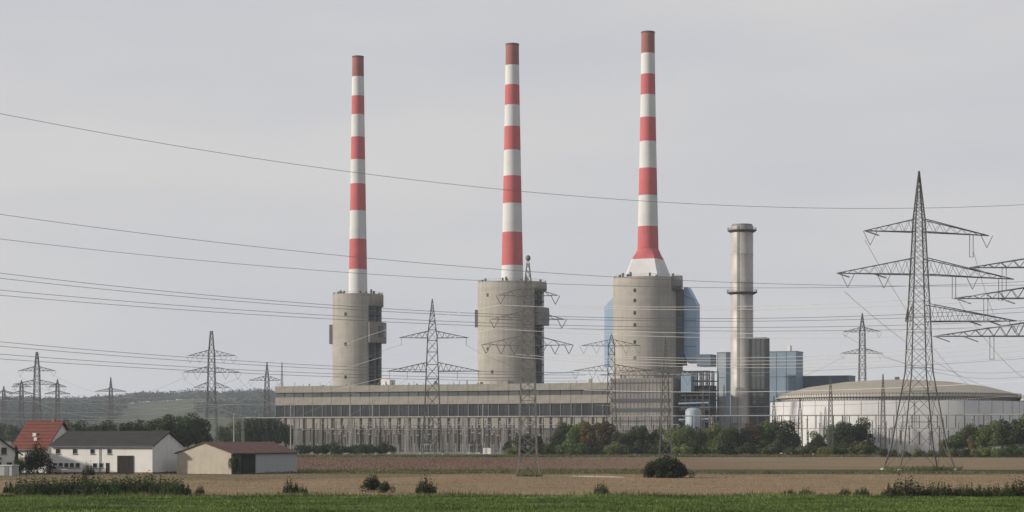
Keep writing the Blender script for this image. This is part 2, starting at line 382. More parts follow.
NEARB = {i: make_tree('bush' if i == 0 else 'weedy', 80 + i, 2, 3.4 if i == 0 else 2.7, .07, 3200, m) for i, m in enumerate(['leaf_bush', 'leaf_weed', 'leaf_weed', 'leaf_weed'])}
BIGB = make_tree('dome', 95, 4, 6.2, .12, 9000, 'leaf_bush')
CN = ['mid green', 'dark green', 'light green', 'brownish green', 'mid green', 'dark green']

# ------------------------------------------------------------------ power station
U = Vector((.917, -.398, 0)).normalized(); V = Vector((-U.y, U.x, 0)); RZ = math.atan2(U.y, U.x)

def stripes(parent, ys, rs, d, first='red'):
    """chimney of bands: ys are the image rows of the band edges from the top, rs the radii"""
    zs = [ZZ(y, d - 4) for y in ys]; red = True
    for i in range(len(zs) - 1):
        m = ('chim_soot' if i == 0 else 'chim_red') if red else 'chim_white'
        prof = [(rs(zs[i + 1]), zs[i + 1]), ((rs(zs[i]) + rs(zs[i + 1])) / 2, (zs[i] + zs[i + 1]) / 2), (rs(zs[i]), zs[i])]
        b = MB().lathe(prof, 40, cap=False)
        o = b.build('chimney_band', m, parent, True); o['label'] = ('sooty dull red' if i == 0 else 'red' if red else 'white') + ' painted chimney band'
        red = not red
    z = zs[0]; r = rs(z)
    MB().lathe([(r + .05, z - .6), (r + .14, z - .55), (r + .14, z + .15), (r - .5, z + .15), (r - .5, z - 2.5), (.05, z - 2.5)], 40, cap=False).build('chimney_rim', 'gantry_dark', parent)

def drum(parent, loc, rad, zt, opening=None, mname='concrete', z0=0, rimh=2):
    """concrete shell with a tall slot cut out of it; angles from the camera direction, to the right"""
    f = Vector((-loc.x, -loc.y, 0)).normalized(); r = Vector((-f.y, f.x, 0))
    n = 120; zl = [z0]
    if opening: zl += [opening[2], opening[3]]
    zl.append(zt)
    fine = []
    for a, b in zip(zl, zl[1:]):
        k = max(1, int((b - a) / 12)); fine += [a + (b - a) * i / k for i in range(k)]
    fine.append(zt)
    def pt(t, z, rr): v = f * math.cos(t) * rr + r * math.sin(t) * rr; return (v.x, v.y, z)
    b = MB(); vs = []; fs = []; m = len(fine); th = 1.2
    for rr in (rad, rad - th):
        for z in fine:
            for i in range(n): vs.append(pt(2 * math.pi * i / n, z, rr))
    def open_(i, j):
        if not opening: return False
        t = (360 * (i + .5) / n) % 360; zc = (fine[j] + fine[j + 1]) / 2
        return opening[0] <= t <= opening[1] and opening[2] < zc < opening[3]
    lay = n * m
    for j in range(m - 1):
        for i in range(n):
            q = (i + 1) % n
            if open_(i, j): continue
            fs.append((j * n + i, j * n + q, (j + 1) * n + q, (j + 1) * n + i)); fs.append((lay + j * n + i, lay + (j + 1) * n + i, lay + (j + 1) * n + q, lay + j * n + q))
            for (ii, jj, e) in (((i - 1) % n, j, (j * n + i, (j + 1) * n + i)), (q, j, (j * n + q, (j + 1) * n + q))):
                if open_(ii, jj): fs.append((e[0], e[1], lay + e[1], lay + e[0]))
            if j > 0 and open_(i, j - 1): fs.append((j * n + i, j * n + q, lay + j * n + q, lay + j * n + i))
            if j < m - 2 and open_(i, j + 1): fs.append(((j + 1) * n + i, (j + 1) * n + q, lay + (j + 1) * n + q, lay + (j + 1) * n + i))
    b.add(vs, fs); sh = b.build('drum', mname, parent, True)
    MB().lathe([(rad - th + .05, zt - .9), (rad - th + .05, zt - .3), (.1, zt - .1)], 60, cap=False).build('roof_slab', 'roof_concrete', parent)
    return pt, sh

def dots(parent, pt, rad, spec):
    """small square port windows (angle in degrees, z)"""
    for t, z in spec:
        c = Vector(pt(R(t), z, rad)); nrm = Vector(pt(R(t), 0, 1)); tg = Vector((-nrm.y, nrm.x, 0))
        b = MB()
        vs = []
        for off in (-.4, .12):
            for sx, sz in ((-.6, -.8), (.6, -.8), (.6, .8), (-.6, .8)): vs.append(c + nrm * off + tg * sx + Vector((0, 0, sz)))
        b.add(vs, [(0, 1, 2, 3), (4, 5, 6, 7), (0, 1, 5, 4), (1, 2, 6, 5), (2, 3, 7, 6), (3, 0, 4, 7)]).build('port_window', 'window_dark', parent)

def rimgear(parent, pt, rad, zt, seed):
    rr = random.Random(seed); b = MB()
    for i in range(90):
        t = 2 * math.pi * i / 90; p = Vector(pt(t, zt, rad - .4)); b.bar(p, p + Vector((0, 0, 1.1)), .05)
        q = Vector(pt(2 * math.pi * (i + 1) / 90, zt, rad - .4)); b.bar(p + Vector((0, 0, 1.1)), q + Vector((0, 0, 1.1)), .05)
    b.build('railing', 'steel_grey', parent)
    for k in range(9):
        t = R(rr.uniform(-80, 80)); p = Vector(pt(t, zt - .3, rad - rr.uniform(1, 3)))
        h = rr.uniform(1, 2.6); box('roof_unit', 'steel_grey', parent, (p.x - .5, p.y - .5, p.z), (p.x + .5, p.y + .5, p.z + h))

def slotbox(parent, loc, pt, rad, t0, t1, z0, z1, proud, m, mface):
    """a boxy cabin that sits in the slot and sticks out of the shell"""
    b = MB(); ts = [R(t0 + (t1 - t0) * i / 8) for i in range(9)]
    vs = []
    for z in (z0, z1):
        for t in ts: vs.append(pt(t, z, rad + proud))
        for t in ts: vs.append(pt(t, z, rad - 2.5))
    k = 9; fs = []
    for i in range(k - 1):
        fs += [(i, i + 1, 2 * k + i + 1, 2 * k + i), (k + i, k + i + 1, 3 * k + i + 1, 3 * k + i), (i, i + 1, k + i + 1, k + i), (2 * k + i, 2 * k + i + 1, 3 * k + i + 1, 3 * k + i)]
    fs += [(0, k, 3 * k, 2 * k), (k - 1, 2 * k - 1, 4 * k - 1, 3 * k - 1)]
    cab = b.add(vs, fs).build('cabin', m, parent)
    vs = []; ts = [R(t0 + (t1 - t0) * (.28 + .6 * i / 6)) for i in range(7)]
    za, zb = z0 + (z1 - z0) * .28, z0 + (z1 - z0) * .82
    for z in (za, zb):
        for t in ts: vs.append(pt(t, z, rad + proud + .12))
    MB().add(vs, [(i, i + 1, 8 + i, 7 + i) for i in range(6)]).build('cabin_window', mface, cab)

def tower(px, d, rad, top_y, chim_ys, r0, r1, slot, dotspec, leftbox, label, seed):
    loc = GD(px, d); o = root('boiler_tower', loc, 0, label, 'boiler tower', 'boiler towers with chimneys')
    zt = ZZ(top_y, d - rad * .95)
    zc0 = zt; zc1 = ZZ(chim_ys[0], d)
    pt, sh = drum(o, loc, rad, zt, slot)
    stripes(o, chim_ys, lambda z: r1 + (r0 - r1) * max(0, (zc1 - z) / (zc1 - zc0)) ** 1.15, d)
    # dark boiler steelwork inside the slot
    MB().lathe([(rad * .72, 2), (rad * .72, zt - 3)], 24).build('boiler_casing', 'dark_steel', o)
    t0, t1 = slot[0], slot[1]
    for z in np.arange(slot[2] + 3, slot[3], 4.4):
        vs = []; ts = [R(t0 - 4 + (t1 - t0 + 8) * i / 10) for i in range(11)]
        for zz in (z, z + .35):
            for t in ts: vs.append(pt(t, zz, rad - 1.4))
            for t in ts: vs.append(pt(t, zz, rad * .7))
        k = 11; fs = []
        for i in range(k - 1): fs += [(i, i + 1, 2 * k + i + 1, 2 * k + i), (i, i + 1, k + i + 1, k + i), (2 * k + i, 2 * k + i + 1, 3 * k + i + 1, 3 * k + i)]
        MB().add(vs, fs).build('floor_slab', 'dark_cladding' if seed % 2 else 'dark_steel', o)
    for t in np.linspace(t0 + 5, min(t1, 88), 4):
        p = Vector(pt(R(t), slot[2] - 2, rad - 1.6)); MB().bar(p, p + Vector((0, 0, slot[3] - slot[2] + 3)), .3).build('column', 'blue_shade', o)
    dots(o, pt, rad, dotspec); rimgear(o, pt, rad, zt, seed)
    za, zb = leftbox; c = Vector(pt(R(-92), 0, rad + .5)); box('side_cabin', 'concrete_grey', o, (c.x - .9, c.y - 2.5, za), (c.x + 1.6, c.y + 2.5, zb))
    return o, pt

d1, d2, d3 = 1013., 979., 950.
t1, pt1 = tower(358.0, d1, 12.9, 293.2, [55.2, 75.5, 94.8, 113.6, 136, 158.8, 183, 210, 238.5, 269, 295], 4.8, 2.9, (23, 112, 30, ZZ(307, d1)),
      [(-29, ZZ(y, d1 - 12)) for y in (314, 344, 377)], (ZZ(344, d1), ZZ(325, d1)), 'slender grey concrete boiler tower carrying the leftmost red and white chimney', 1)
slotbox(t1, t1.location, pt1, 12.9, 23, 100, ZZ(343.5, d1), ZZ(323, d1), 1.5, 'concrete_grey', 'window_dark')
t2, pt2 = tower(512.3, d2, 16.9, 280.5, [42.7, 64, 83.8, 104, 125.5, 149.3, 175.2, 202.7, 231.6, 265, 283], 5.4, 3.2, (39, 118, 30, ZZ(290.5, d2)),
      [(-45, ZZ(y, d2 - 12)) for y in (295, 349)] + [(-35, ZZ(372, d2 - 12))], (ZZ(327, d2), ZZ(310, d2)), 'wide grey concrete boiler tower carrying the middle red and white chimney', 2)
slotbox(t2, t2.location, pt2, 16.9, 44, 100, ZZ(325.5, d2), ZZ(308.5, d2), 1.2, 'concrete_grey', 'steel_grey')

loc3 = GD(648, d3); t3 = root('boiler_tower', loc3, 0, 'cone-topped concrete boiler tower with blue ducts and the rightmost red and white chimney', 'boiler tower', 'boiler towers with chimneys')
zt3 = ZZ(276, d3 - 16); pt3, _ = drum(t3, loc3, 16.5, zt3)
zc0 = ZZ(248, d3 - 5); ztop = ZZ(30.5, d3)
stripes(t3, [30.5, 52, 73, 93.7, 116.3, 140.5, 167.4, 194.7, 225.8, 248], lambda z: 3.15 + (5.0 - 3.15) * ((ztop - z) / (ztop - zc0)) ** 1.3, d3)
def cone(zA, zB, m):      # square skirt that turns round just below the shaft
    b = MB(); n = 48; vs = []; lv = 7
    zbot, ztp = zt3 - .5, zc0
    for j in range(lv):
        z = zA + (zB - zA) * j / (lv - 1); t = (z - zbot) / (ztp - zbot); q = min(max((t - .62) / .38, 0), 1); q = q * q * (3 - 2 * q)
        hf = 9.3 + (4.5 - 9.3) * t; rc_ = 12 + (5.0 - 12) * t
        for i in range(n):
            a = 2 * math.pi * (i + .5) / n; c, s_ = math.cos(a), math.sin(a)
            rr = (hf / max(abs(c), abs(s_))) * (1 - q) + rc_ * q
            p = U * c * rr + V * s_ * rr; vs.append((p.x, p.y, z))
    return b.add(vs, [(j * n + i, j * n + (i + 1) % n, (j + 1) * n + (i + 1) % n, (j + 1) * n + i) for j in range(lv - 1) for i in range(n)]).build('chimney_skirt', m, t3)
zmid = ZZ(258, d3 - 9)
cone(zt3 - .5, zmid, 'chim_white')['label'] = 'white sloping chimney skirt'; cone(zmid, zc0, 'chim_red')['label'] = 'red upper chimney skirt'
dots(t3, pt3, 16.5, [(-22, ZZ(y, d3 - 14)) for y in (290.5, 300.5, 313, 325, 342, 358)])
rimgear(t3, pt3, 16.5, zt3, 3)
def duct(sign, u0, u1, zb, ztop_, zch, v0, v1, name, m):
    poly = [(u0, zb + 5), (u0, ztop_), (u0 + (u1 - u0) * .3, ztop_), (u1, zch), (u1, zb), (u0 + (u1 - u0) * .35, zb)]
    b = MB(); k = len(poly); vs = []
    for v in (v0, v1):
        for (a, z) in poly: p = U * a * sign + V * v; vs.append((p.x, p.y, z))
    b.add(vs, [tuple(range(k)), tuple(range(k, 2 * k))] + [(i, (i + 1) % k, k + (i + 1) % k, k + i) for i in range(k)])
    return b.build(name, m, t3)
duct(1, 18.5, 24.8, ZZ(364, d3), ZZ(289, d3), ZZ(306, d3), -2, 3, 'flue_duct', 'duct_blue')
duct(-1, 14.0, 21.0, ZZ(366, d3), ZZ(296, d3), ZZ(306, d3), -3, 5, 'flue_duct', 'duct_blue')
b = MB(); vs = []
for z in (ZZ(366, d3), ZZ(291, d3)):
    for u_, v_ in ((15.4, -5), (18.6, -5), (18.6, 3), (15.4, 3)): p = U * u_ + V * v_; vs.append((p.x, p.y, z))
b.add(vs, [(0, 1, 2, 3), (4, 5, 6, 7), (0, 1, 5, 4), (1, 2, 6, 5), (2, 3, 7, 6), (3, 0, 4, 7)]).build('duct_gap_shade', 'dark_cladding', t3)  # dark box standing in for the shadowed gap between drum and duct
p = U * 16.5 + V * -4; box('gallery', 'concrete_grey', t3, (p.x - 3.5, p.y - 3, ZZ(288, d3)), (p.x + 1.8, p.y + 4, zt3 + .4))
box('gallery_shadow', 'window_dark', t3, (p.x - 3.2, p.y - 3.1, ZZ(292, d3)), (p.x + 1.0, p.y - 2, ZZ(288.2, d3)))  # dark box painted in as the shadow below the gallery
for z in np.linspace(ZZ(360, d3), ZZ(296, d3), 6):
    q = U * 18.6 + V * -2.1; MB().bar(q - U * .5 + Vector((0, 0, z)), q + U * 6.1 + Vector((0, 0, z - (3 if z > ZZ(302, d3) else 0))), .12).build('duct_rib', 'blue_shade', t3)

# turbine hall: in its own frame, x along the front, y to the back
D0 = 900.
hall = root('turbine_hall', (0, D0, 0), RZ, 'long low concrete turbine hall with horizontal window bands below the towers', 'industrial hall')
def sx(px, d0=D0):      # distance along the front for an image column
    d = d0 / (1 - U.y / U.x * (px - 512) / F * -1 * -1) if False else d0 / (1 + (-U.y / U.x) * (px - 512) / F)
    return (px - 512) * d / F / U.x
s0, s1 = sx(275), sx(613)
def hz_(y, px=360): d = D0 / (1 + (-U.y / U.x) * (px - 512) / F); return ZZ(y, d)
Ztop, Zb1, Zb2, Zb3, Zb4 = hz_(385.4), hz_(392), hz_(396.8), hz_(404.8), hz_(416.5)
box('wall', 'dark_cladding', hall, (s0 + .3, .9, 0), (s1, 62, Ztop - .6))
box('roof', 'roof_concrete', hall, (s0 + .3, .9, Ztop - .6), (s1, 62, Ztop - .25))
nb = 34; bw = (s1 - s0) / nb
def shared(name, m, size):   # one box mesh with its corner at the origin, shared
    return MB().box((0, 0, 0), size).mesh(name, m)
fas1 = shared('fascia_panel', 'fascia', (bw * 2 - .12, .9, Ztop - Zb1)); fas2 = shared('fascia_panel', 'fascia', (bw * 2 - .12, .7, Zb2 - Zb3))
pan1 = shared('window_pane', 'glass_light', (bw - .5, .2, Zb1 - Zb2)); pan2 = shared('window_pane', 'glass', (bw / 2 - .35, .2, Zb3 - Zb4))
low = shared('wall_panel', 'fascia', (bw - .5, .3, 5.2)); mul = shared('mullion', 'mullion', (.45, .5, Zb3 - Zb4)); pil = shared('pilaster', 'gantry_dark', (.4, .8, Zb4 - .45))
low2 = shared('wall_panel', 'dark_wall', (bw - .5, .3, 9.0))
def put(me, x, y, z): o = meshobj(me.name.split('.')[0], me, hall); o.location = (x, y, z); return o
for i in range(nb):
    x = s0 + i * bw
    if i % 2 == 0: put(fas1, x + .06, 0, Zb1); put(fas2, x + .06, .1, Zb3)
    put(pan1, x + .25, .72, Zb2)
    put(pan2, x + .4, .7, Zb4); put(pan2, x + bw / 2 + .2, .7, Zb4); put(mul, x - .1, .42, Zb4); 
    put(low, x + .25, .6, Zb4 - 5.6); put(low2, x + .25, .62, .6); put(pil, x - .15, .05, 0)
box('cornice', 'fascia', hall, (s0, -.25, Zb4 - .42), (s1, .6, Zb4 - .02))
rr = random.Random(3)
for i in range(80):
    x = rr.uniform(s0 + 2, s1 - 2); h = rr.choice([.6, .9, 1.4, 2.2]); wd = rr.choice([.12, .15, .2, .2, .5, .9]); y = rr.uniform(2, 12)
    box('roof_vent', rr.choice(['steel_grey', 'fascia', 'gantry_dark']), hall, (x, y, Ztop - .3), (x + wd, y + wd, Ztop - .3 + h))
box('roof_cabin', 'plaster', hall, (sx(361), 20, Ztop - .3), (sx(370), 26, Ztop + 3.2))
box('roof_cabin', 'fascia', hall, (sx(479), 20, Ztop - .3), (sx(490), 26, Ztop + 1.8))

# lower block in front of the third tower
ann = root('boiler_annex', (0, D0, 0), RZ, 'dull grey concrete annex block in front of the cone-topped tower', 'annex')
a0, a1 = sx(613.5), sx(676); Za = ZZ(378, 868)
box('wall', 'concrete_grey', ann, (a0, -4, 0), (a1, 20, Za))
for k, z in enumerate(np.linspace(5, Za - 2.2, 7)):
    box('louvre_band', 'dark_cladding' if k in (3, 4) else 'gantry_dark', ann, (a0 + 1, -4.25, z), (a1 - 1, -3.9, z + (.5 if k not in (3, 4) else 1.6)))
nn = 16
for i in range(nn + 1):
    x = a0 + .3 + (a1 - a0 - 1.2) * i / nn; box('pilaster', 'concrete_grey', ann, (x, -4.14, 0), (x + .35, -3.95, Za - .5))
for i in range(9):
    x = rr.uniform(a0 + 1, a1 - 3); box('roof_vent', 'steel_grey', ann, (x, -1, Za), (x + rr.uniform(.2, .9), 0, Za + rr.uniform(.6, 2)))

# steel structure with ducts right of the third tower
fr = root('filter_structure', (0, D0, 0), RZ, 'dark open steel filter structure with blue boxes beside the cone-topped tower', 'steel structure')
f0, f1 = sx(681), sx(711)
for x in np.linspace(f0, f1, 6):
    for y in (-2, 4, 10): MB().bar((x, y, 0), (x, y, ZZ(371, 860)), .35).build('column', 'dark_steel', fr)
for z in np.linspace(6, ZZ(371, 860), 8):
    for y in (-2, 4, 10): MB().bar((f0, y, z), (f1, y, z), .32).build('beam', 'dark_steel', fr)
    
for z in (7, 13, 19, 24.5):
    box('platform', 'steel_grey', fr, (f0, -2, z), (f1, 10, z + .25))
box('casing', 'dark_cladding', fr, (f0 + .4, 3, 0), (f1 - .6, 9.6, ZZ(385, 860)))
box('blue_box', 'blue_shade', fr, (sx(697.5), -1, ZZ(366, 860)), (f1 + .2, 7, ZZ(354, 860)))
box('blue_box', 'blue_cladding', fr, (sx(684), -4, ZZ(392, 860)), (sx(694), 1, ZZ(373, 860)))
b = MB().lathe([(3.4, 0), (3.4, ZZ(411, 850)), (2.6, ZZ(408.5, 850)), (.3, ZZ(407.5, 850))], 28); o = b.build('silo', 'pale_cladding', fr, True); o.location = (sx(702), -12, 0)
for z in (8, 14, 21):
    MB().bar((f0, -3, z), (f1, -3, z + .3), .45, n=8).build('pipe', 'blue_cladding', fr)

# metal stack
ds = 885.; st = root('metal_stack', GD(742, ds), 0, 'plain silver-grey metal stack with two dark galleries', 'chimney')
zs = ZZ(226.5, ds); rs_ = 22.2 / 2 * ds / F
ring = np.linspace(0, zs, 9)
for a, b_ in zip(ring, ring[1:]):
    MB().lathe([(rs_ + .12, a), (rs_ + .12, a + .35), (rs_, a + .4), (rs_, b_ - .02)], 40, cap=False).build('shell_section', 'stack_metal', st, True)
MB().lathe([(rs_ - .1, zs - .1), (rs_ - .4, zs + .9), (rs_ - .9, zs + .9), (rs_ - .9, zs - 3), (.1, zs - 3)], 40, cap=False).build('mouth', 'steel_grey', st)
for y, ex in ((231, 1.5), (293, 1.8)):
    z = ZZ(y, ds); MB().lathe([(rs_ - .05, z - .9), (rs_ + ex, z), (rs_ + ex, z + .3), (rs_ - .05, z + .3)], 40, cap=False).build('gallery', 'gantry_dark', st)
    b = MB()
    for i in range(40):
        t = 2 * math.pi * i / 40; p = Vector((math.cos(t), math.sin(t), 0)) * (rs_ + ex - .1); q = Vector((math.cos(t + .157), math.sin(t + .157), 0)) * (rs_ + ex - .1)
        b.bar(p + Vector((0, 0, z + .3)), p + Vector((0, 0, z + 1.4)), .05)
        for h in (.8, 1.4): b.bar(p + Vector((0, 0, z + h)), q + Vector((0, 0, z + h)), .05)
    b.build('railing', 'gantry_dark', st)
MB().bar((-rs_ * .5, -rs_ * .95, 0), (-rs_ * .5, -rs_ * .95, zs), .18).build('ladder', 'steel_grey', st)

# clad buildings right of the stack
def clad(name, px0, px1, top, d0, dep, m, label, cat, ribs=0, joints=0):
    o = root(name, (0, d0, 0), RZ, label, cat); a, b = sx(px0, d0), sx(px1, d0)
    dm = d0 / (1 + (-U.y / U.x) * ((px0 + px1) / 2 - 512) / F); z = ZZ(top, dm)
    box('wall', m, o, (a, 0, 0), (b, dep, z)); box('roof_edge', 'steel_grey', o, (a - .12, -.12, z), (b + .12, dep + .12, z + .4))
    if ribs:
        me = MB().box((0, 0, 0), (.22, .16, z - .2)).mesh('cladding_rib', m)
        n = int((b - a) / ribs)
        for i in range(n + 1): q = meshobj('cladding_rib', me, o); q.location = (a + (b - a - .22) * i / n, -.15, 0)
    for j in range(joints): zz = z * (j + 1) / (joints + 1); box('joint_strip', 'steel_grey', o, (a, -.2, zz), (b, -.02, zz + .25))
    return o, a, b, z
o, a, b_, z = clad('blue_boiler_house', 717.6, 796, 352.4, 960, 12, 'blue_cladding', 'tall flat-roofed blue clad block behind the metal stack', 'building', 4.5, 3)
q = box('rooftop_chimney', 'plaster', o, (sx(784, 960), 6, z), (sx(786.5, 960), 9, z + 3.2))
clad('stair_tower', 751, 764.5, 338.2, 925, 8, 'dark_cladding', 'narrow charcoal tower block right beside the metal stack', 'building', 1.8, 5)
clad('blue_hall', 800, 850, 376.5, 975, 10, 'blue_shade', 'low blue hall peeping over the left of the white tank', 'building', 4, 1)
clad('pale_tower', 717, 726, 353, 935, 6, 'pale_cladding', 'slim pale blue clad block left of the metal stack', 'building', 2.2, 3)

# storage tanks
def tank(px, d, Rt, zw, zr, label, cup=True):
    o = root('storage_tank', GD(px, d), 0, label, 'tank', 'oil storage tanks')
    if cup: MB().lathe([(Rt + 3, 0), (Rt + 3, zw - 2.6), (Rt + 2.6, zw - 2.6), (Rt + 2.6, 0)], 96, cap=False).build('containment_wall', 'tank_white', o, True)
    MB().lathe([(Rt, 0), (Rt, zw)], 96, cap=False).build('shell', 'tank_white', o, True)
    MB().lathe([(Rt + .05, zw - .2), (Rt + .05, zw + .35), (Rt * .75, zw + (zr - zw) * .52), (Rt * .45, zw + (zr - zw) * .83), (Rt * .18, zr - .3), (.1, zr)], 96, cap=False).build('dome_roof', 'tank_roof', o)
    MB().lathe([(Rt + .02, zw - 1.2), (Rt + 1.1, zw - 1.15), (Rt + 1.1, zw - .85), (Rt + .02, zw - .8)], 96, cap=False).build('wind_girder', 'tank_roof', o)
    br = MB().bar((Rt + .05, 0, zw - 2.6), (Rt + 1.0, 0, zw - 1.1), .13).mesh('bracket', 'gantry_dark')
    po = MB().bar((Rt + 1.0, 0, zw - .85), (Rt + 1.0, 0, zw + .5), .09).mesh('rail_post', 'gantry_dark')
    for i in range(120):
        t = -math.pi * (i + .5) / 120
        for me in (br, po): q = meshobj(me.name.split('.')[0], me, o); q.rotation_euler = (0, 0, t)
    seam = MB().box((Rt + (2.98 if cup else 0), -.06, 0), (Rt + (3.08 if cup else .1), .06, zw - 2.7)).mesh('seam', 'fascia')
    for i in range(24):
        q = meshobj('seam', seam, o); q.rotation_euler = (0, 0, -math.pi * (i + .5) / 24)
    box('hatch', 'steel_grey', o, (-.8, -.8, zr - .2), (.8, .8, zr + 1)); return o
tank(897, 772, 45.5, ZZ(393.3, 727), ZZ(379.5, 772), 'huge white round tank with a shallow tan domed roof')
tank(1128, 800, 44, ZZ(396, 757), ZZ(386, 800), 'tan-roofed tank cut off at the right picture edge')

# ------------------------------------------------------------------ farm on the left
def gable_house(name, loc, rz, Lx, Wy, eave, ridge, wallm, roofm, label, cat, over=.4, base=True):
    """long side along +x, front at y=0; origin at the front right corner (x=0), building runs to -x"""
    o = root(name, loc, rz, label, cat)
    poly = [(0, 0), (Wy, 0), (Wy, eave), (Wy / 2, ridge), (0, eave)]
    MB().extrude(poly, 'x', -Lx, 0).build('wall', wallm, o)
    sl_ = (ridge - eave) / (Wy / 2)
    for s in (0, 1):
        ye = -over if s == 0 else Wy + over; ze = eave - over * sl_
        n = MB(); x0, x1 = -Lx - over, over
        up = .06
        n.add([(x0, ye, ze + up), (x1, ye, ze + up), (x1, Wy / 2, ridge + up), (x0, Wy / 2, ridge + up), (x0, ye, ze + up + .22), (x1, ye, ze + up + .22), (x1, Wy / 2, ridge + up + .22), (x0, Wy / 2, ridge + up + .22)],
              [(0, 1, 2, 3), (4, 5, 6, 7), (0, 1, 5, 4), (1, 2, 6, 5), (2, 3, 7, 6), (3, 0, 4, 7)])
        rf = n.build('roof', roofm, o)
        if s == 0:
            for k in range(1, 8):
                t = k / 8; y = ye + (Wy / 2 - ye) * t; z = ze + (ridge - ze) * t + up + .24
                MB().box((x0, y - .05, z - .02), (x1, y + .05, z + .06)).build('tile_course', roofm, rf)
    MB().bar((-Lx - over, Wy / 2, ridge + .28), (over, Wy / 2, ridge + .28), .16).build('ridge_cap', roofm, o)
    MB().bar((-Lx - over, -over - .08, eave - over * sl_ + .05), (over, -over - .08, eave - over * sl_ + .05), .1).build('gutter', 'steel_grey', o)
    return o
def win(o, x, z, ww, hh, frame=True, face=0.):
    f = box('window', 'frame_white', o, (x - ww / 2 - .08, face - .05, z - .08), (x + ww / 2 + .08, face + .1, z + hh + .08))
    box('pane', 'window_dark', f, (x - ww / 2, face - .075, z), (x + ww / 2, face - .052, z + hh))
    box('sill', 'mullion', f, (x - ww / 2 - .1, face - .18, z - .16), (x + ww / 2 + .1, face - .052, z - .085))

th = R(-17.5)
bc = GD(152.4, 354); Lb = 20.2
barn = gable_house('farm_building', bc, th, Lb, 12, 4.9, 7.3, 'plaster', 'roof_dark', 'long white farm building with dark roof, small windows and brown gate', 'farm building')
def bx(px):     # along the front wall for an image column
    # solve (x,y) = bc + s*dir on the ray of px
    dx, dy = math.cos(th), math.sin(th); k = (px - 512) / F
    return (k * bc.y - bc.x) / (dx - k * dy)
for px in (58, 75, 92.5, 109.5): win(barn, bx(px), 3.6, .8, .78)
for px in (55.2, 60.8, 66.5, 72, 77.8, 95, 101): win(barn, bx(px), 1.15, .78, .72)
g = box('gate', 'wood_dark', barn, (bx(117.5), -.1, .1), (bx(133.5), .12, 3.25))
for i in range(7):
    a = bx(117.5) + (bx(133.5) - bx(117.5)) * i / 7; box('plank', 'wood_dark', g, (a + .02, -.16, .12), (a + (bx(133.5) - bx(117.5)) / 7 - .03, -.102, 3.2))
box('door', 'wood_dark', barn, (bx(106), -.09, .1), (bx(109.2), .12, 1.95))
MB().bar((bx(100), -.12, 0), (bx(100), -.12, 4.9), .07, n=8).build('downpipe', 'steel_grey', barn)
box('plinth', 'brick_base', barn, (-Lb - .05, -.06, 0), (.06, 0.5, .32))
box('plinth', 'mullion', barn, (-.4, .51, 0), (.05, 12, .3))

rc = GD(46.3, 362.5)
red = gable_house('red_roofed_house', rc, R(-17.5), 6.7, 10.8, 4.6, 9.2, 'plaster', 'roof_red', 'red tiled house standing behind the long white farm building', 'house', over=.5)
box('skylight', 'frame_white', red, (-4.1, 2.1, 6.6), (-3.4, 2.7, 7.3))
box('satellite_dish', 'frame_white', red, (-3.3, 1.2, 5.9), (-2.7, 1.5, 6.5))
box('chimney', 'brick_base', red, (-2.0, 5.2, 8.7), (-1.4, 5.8, 9.9))

# white house at the picture's left edge: gable end towards the camera
lc = GD(18.6, 352)
lh = root('white_house', lc, R(15), 'white gabled house cut off by the left picture edge', 'house')
Wg, eg, rg = 8.0, 3.7, 6.6
MB().extrude([(0, 0), (-Wg, 0), (-Wg, eg), (-Wg / 2, rg), (0, eg)], 'y', 0, 9).build('wall', 'plaster', lh)
sl_ = (rg - eg) / (Wg / 2)
for s in (0, -1):
    xe = .75 if s == 0 else -Wg - .75; ze = eg - .75 * sl_
    vs = []
    for y in (-.6, 9.5):
        vs += [(xe, y, ze + .05), (-Wg / 2, y, rg + .05), (-Wg / 2, y, rg + .32), (xe, y, ze + .32)]
    MB().add(vs, [(0, 1, 2, 3), (4, 5, 6, 7), (0, 1, 5, 4), (1, 2, 6, 5), (2, 3, 7, 6), (3, 0, 4, 7)]).build('roof', 'roof_dark', lh)
for x, z in ((-1.6, 1.0), (-3.4, 1.0), (-2.5, 3.6)): win(lh, x, z, .9, 1.1)
box('balcony', 'wood_dark', lh, (-Wg + .3, -1.1, 2.75), (-2.9, -.02, 2.95))
gs = root('garden_shed', GD(6.5, 338), R(-14), 'small pale shed in front of the white house, left edge', 'shed')
box('wall', 'metal_wall', gs, (-2.6, 0, 0), (1.0, 2.4, 1.7)); box('roof', 'frame_white', gs, (-2.75, -.15, 1.7), (1.15, 2.5, 1.82))
box('door', 'steel_grey', gs, (-.4, -.05, .05), (.4, .05, 1.6))

# cream shed with maroon roof: gable to the left, long side to the right
ph = R(26); scn = GD(231.3, 351)
shd = root('barn_shed', scn, -ph + 0, 'low shed with cream gable, maroon roof and grey sheet side', 'shed')
# local frame: -x along the gable front to the left, +y along the long side to the back
Ws, Ls, es, rs2 = 11.6, 21.6, 3.65, 5.45
MB().extrude([(0, 0), (-Ws, 0), (-Ws, es), (-Ws / 2, rs2), (0, es)], 'y', 0, .35).build('gable_wall', 'plaster_cream', shd)
MB().extrude([(-.1, .36), (-.1, Ls), (-.4, Ls), (-.4, .36)], 'z', 0, es).build('side_wall', 'dark_cladding', shd)
MB().extrude([(-Ws, .36), (-Ws, Ls), (-Ws + .3, Ls), (-Ws + .3, .36)], 'z', 0, es).build('side_wall', 'metal_wall', shd)
MB().extrude([(0, 0), (-Ws, 0), (-Ws, es), (-Ws / 2, rs2), (0, es)], 'y', Ls - .3, Ls).build('gable_wall', 'metal_wall', shd)
pm = MB().box((-.02, 0, .1), (.1, 1.36, es - .15)).mesh('wall_panel', 'metal_wall')
for i in range(10): q = meshobj('wall_panel', pm, shd); q.location = (0, 7.6 + i * 1.37, 0)
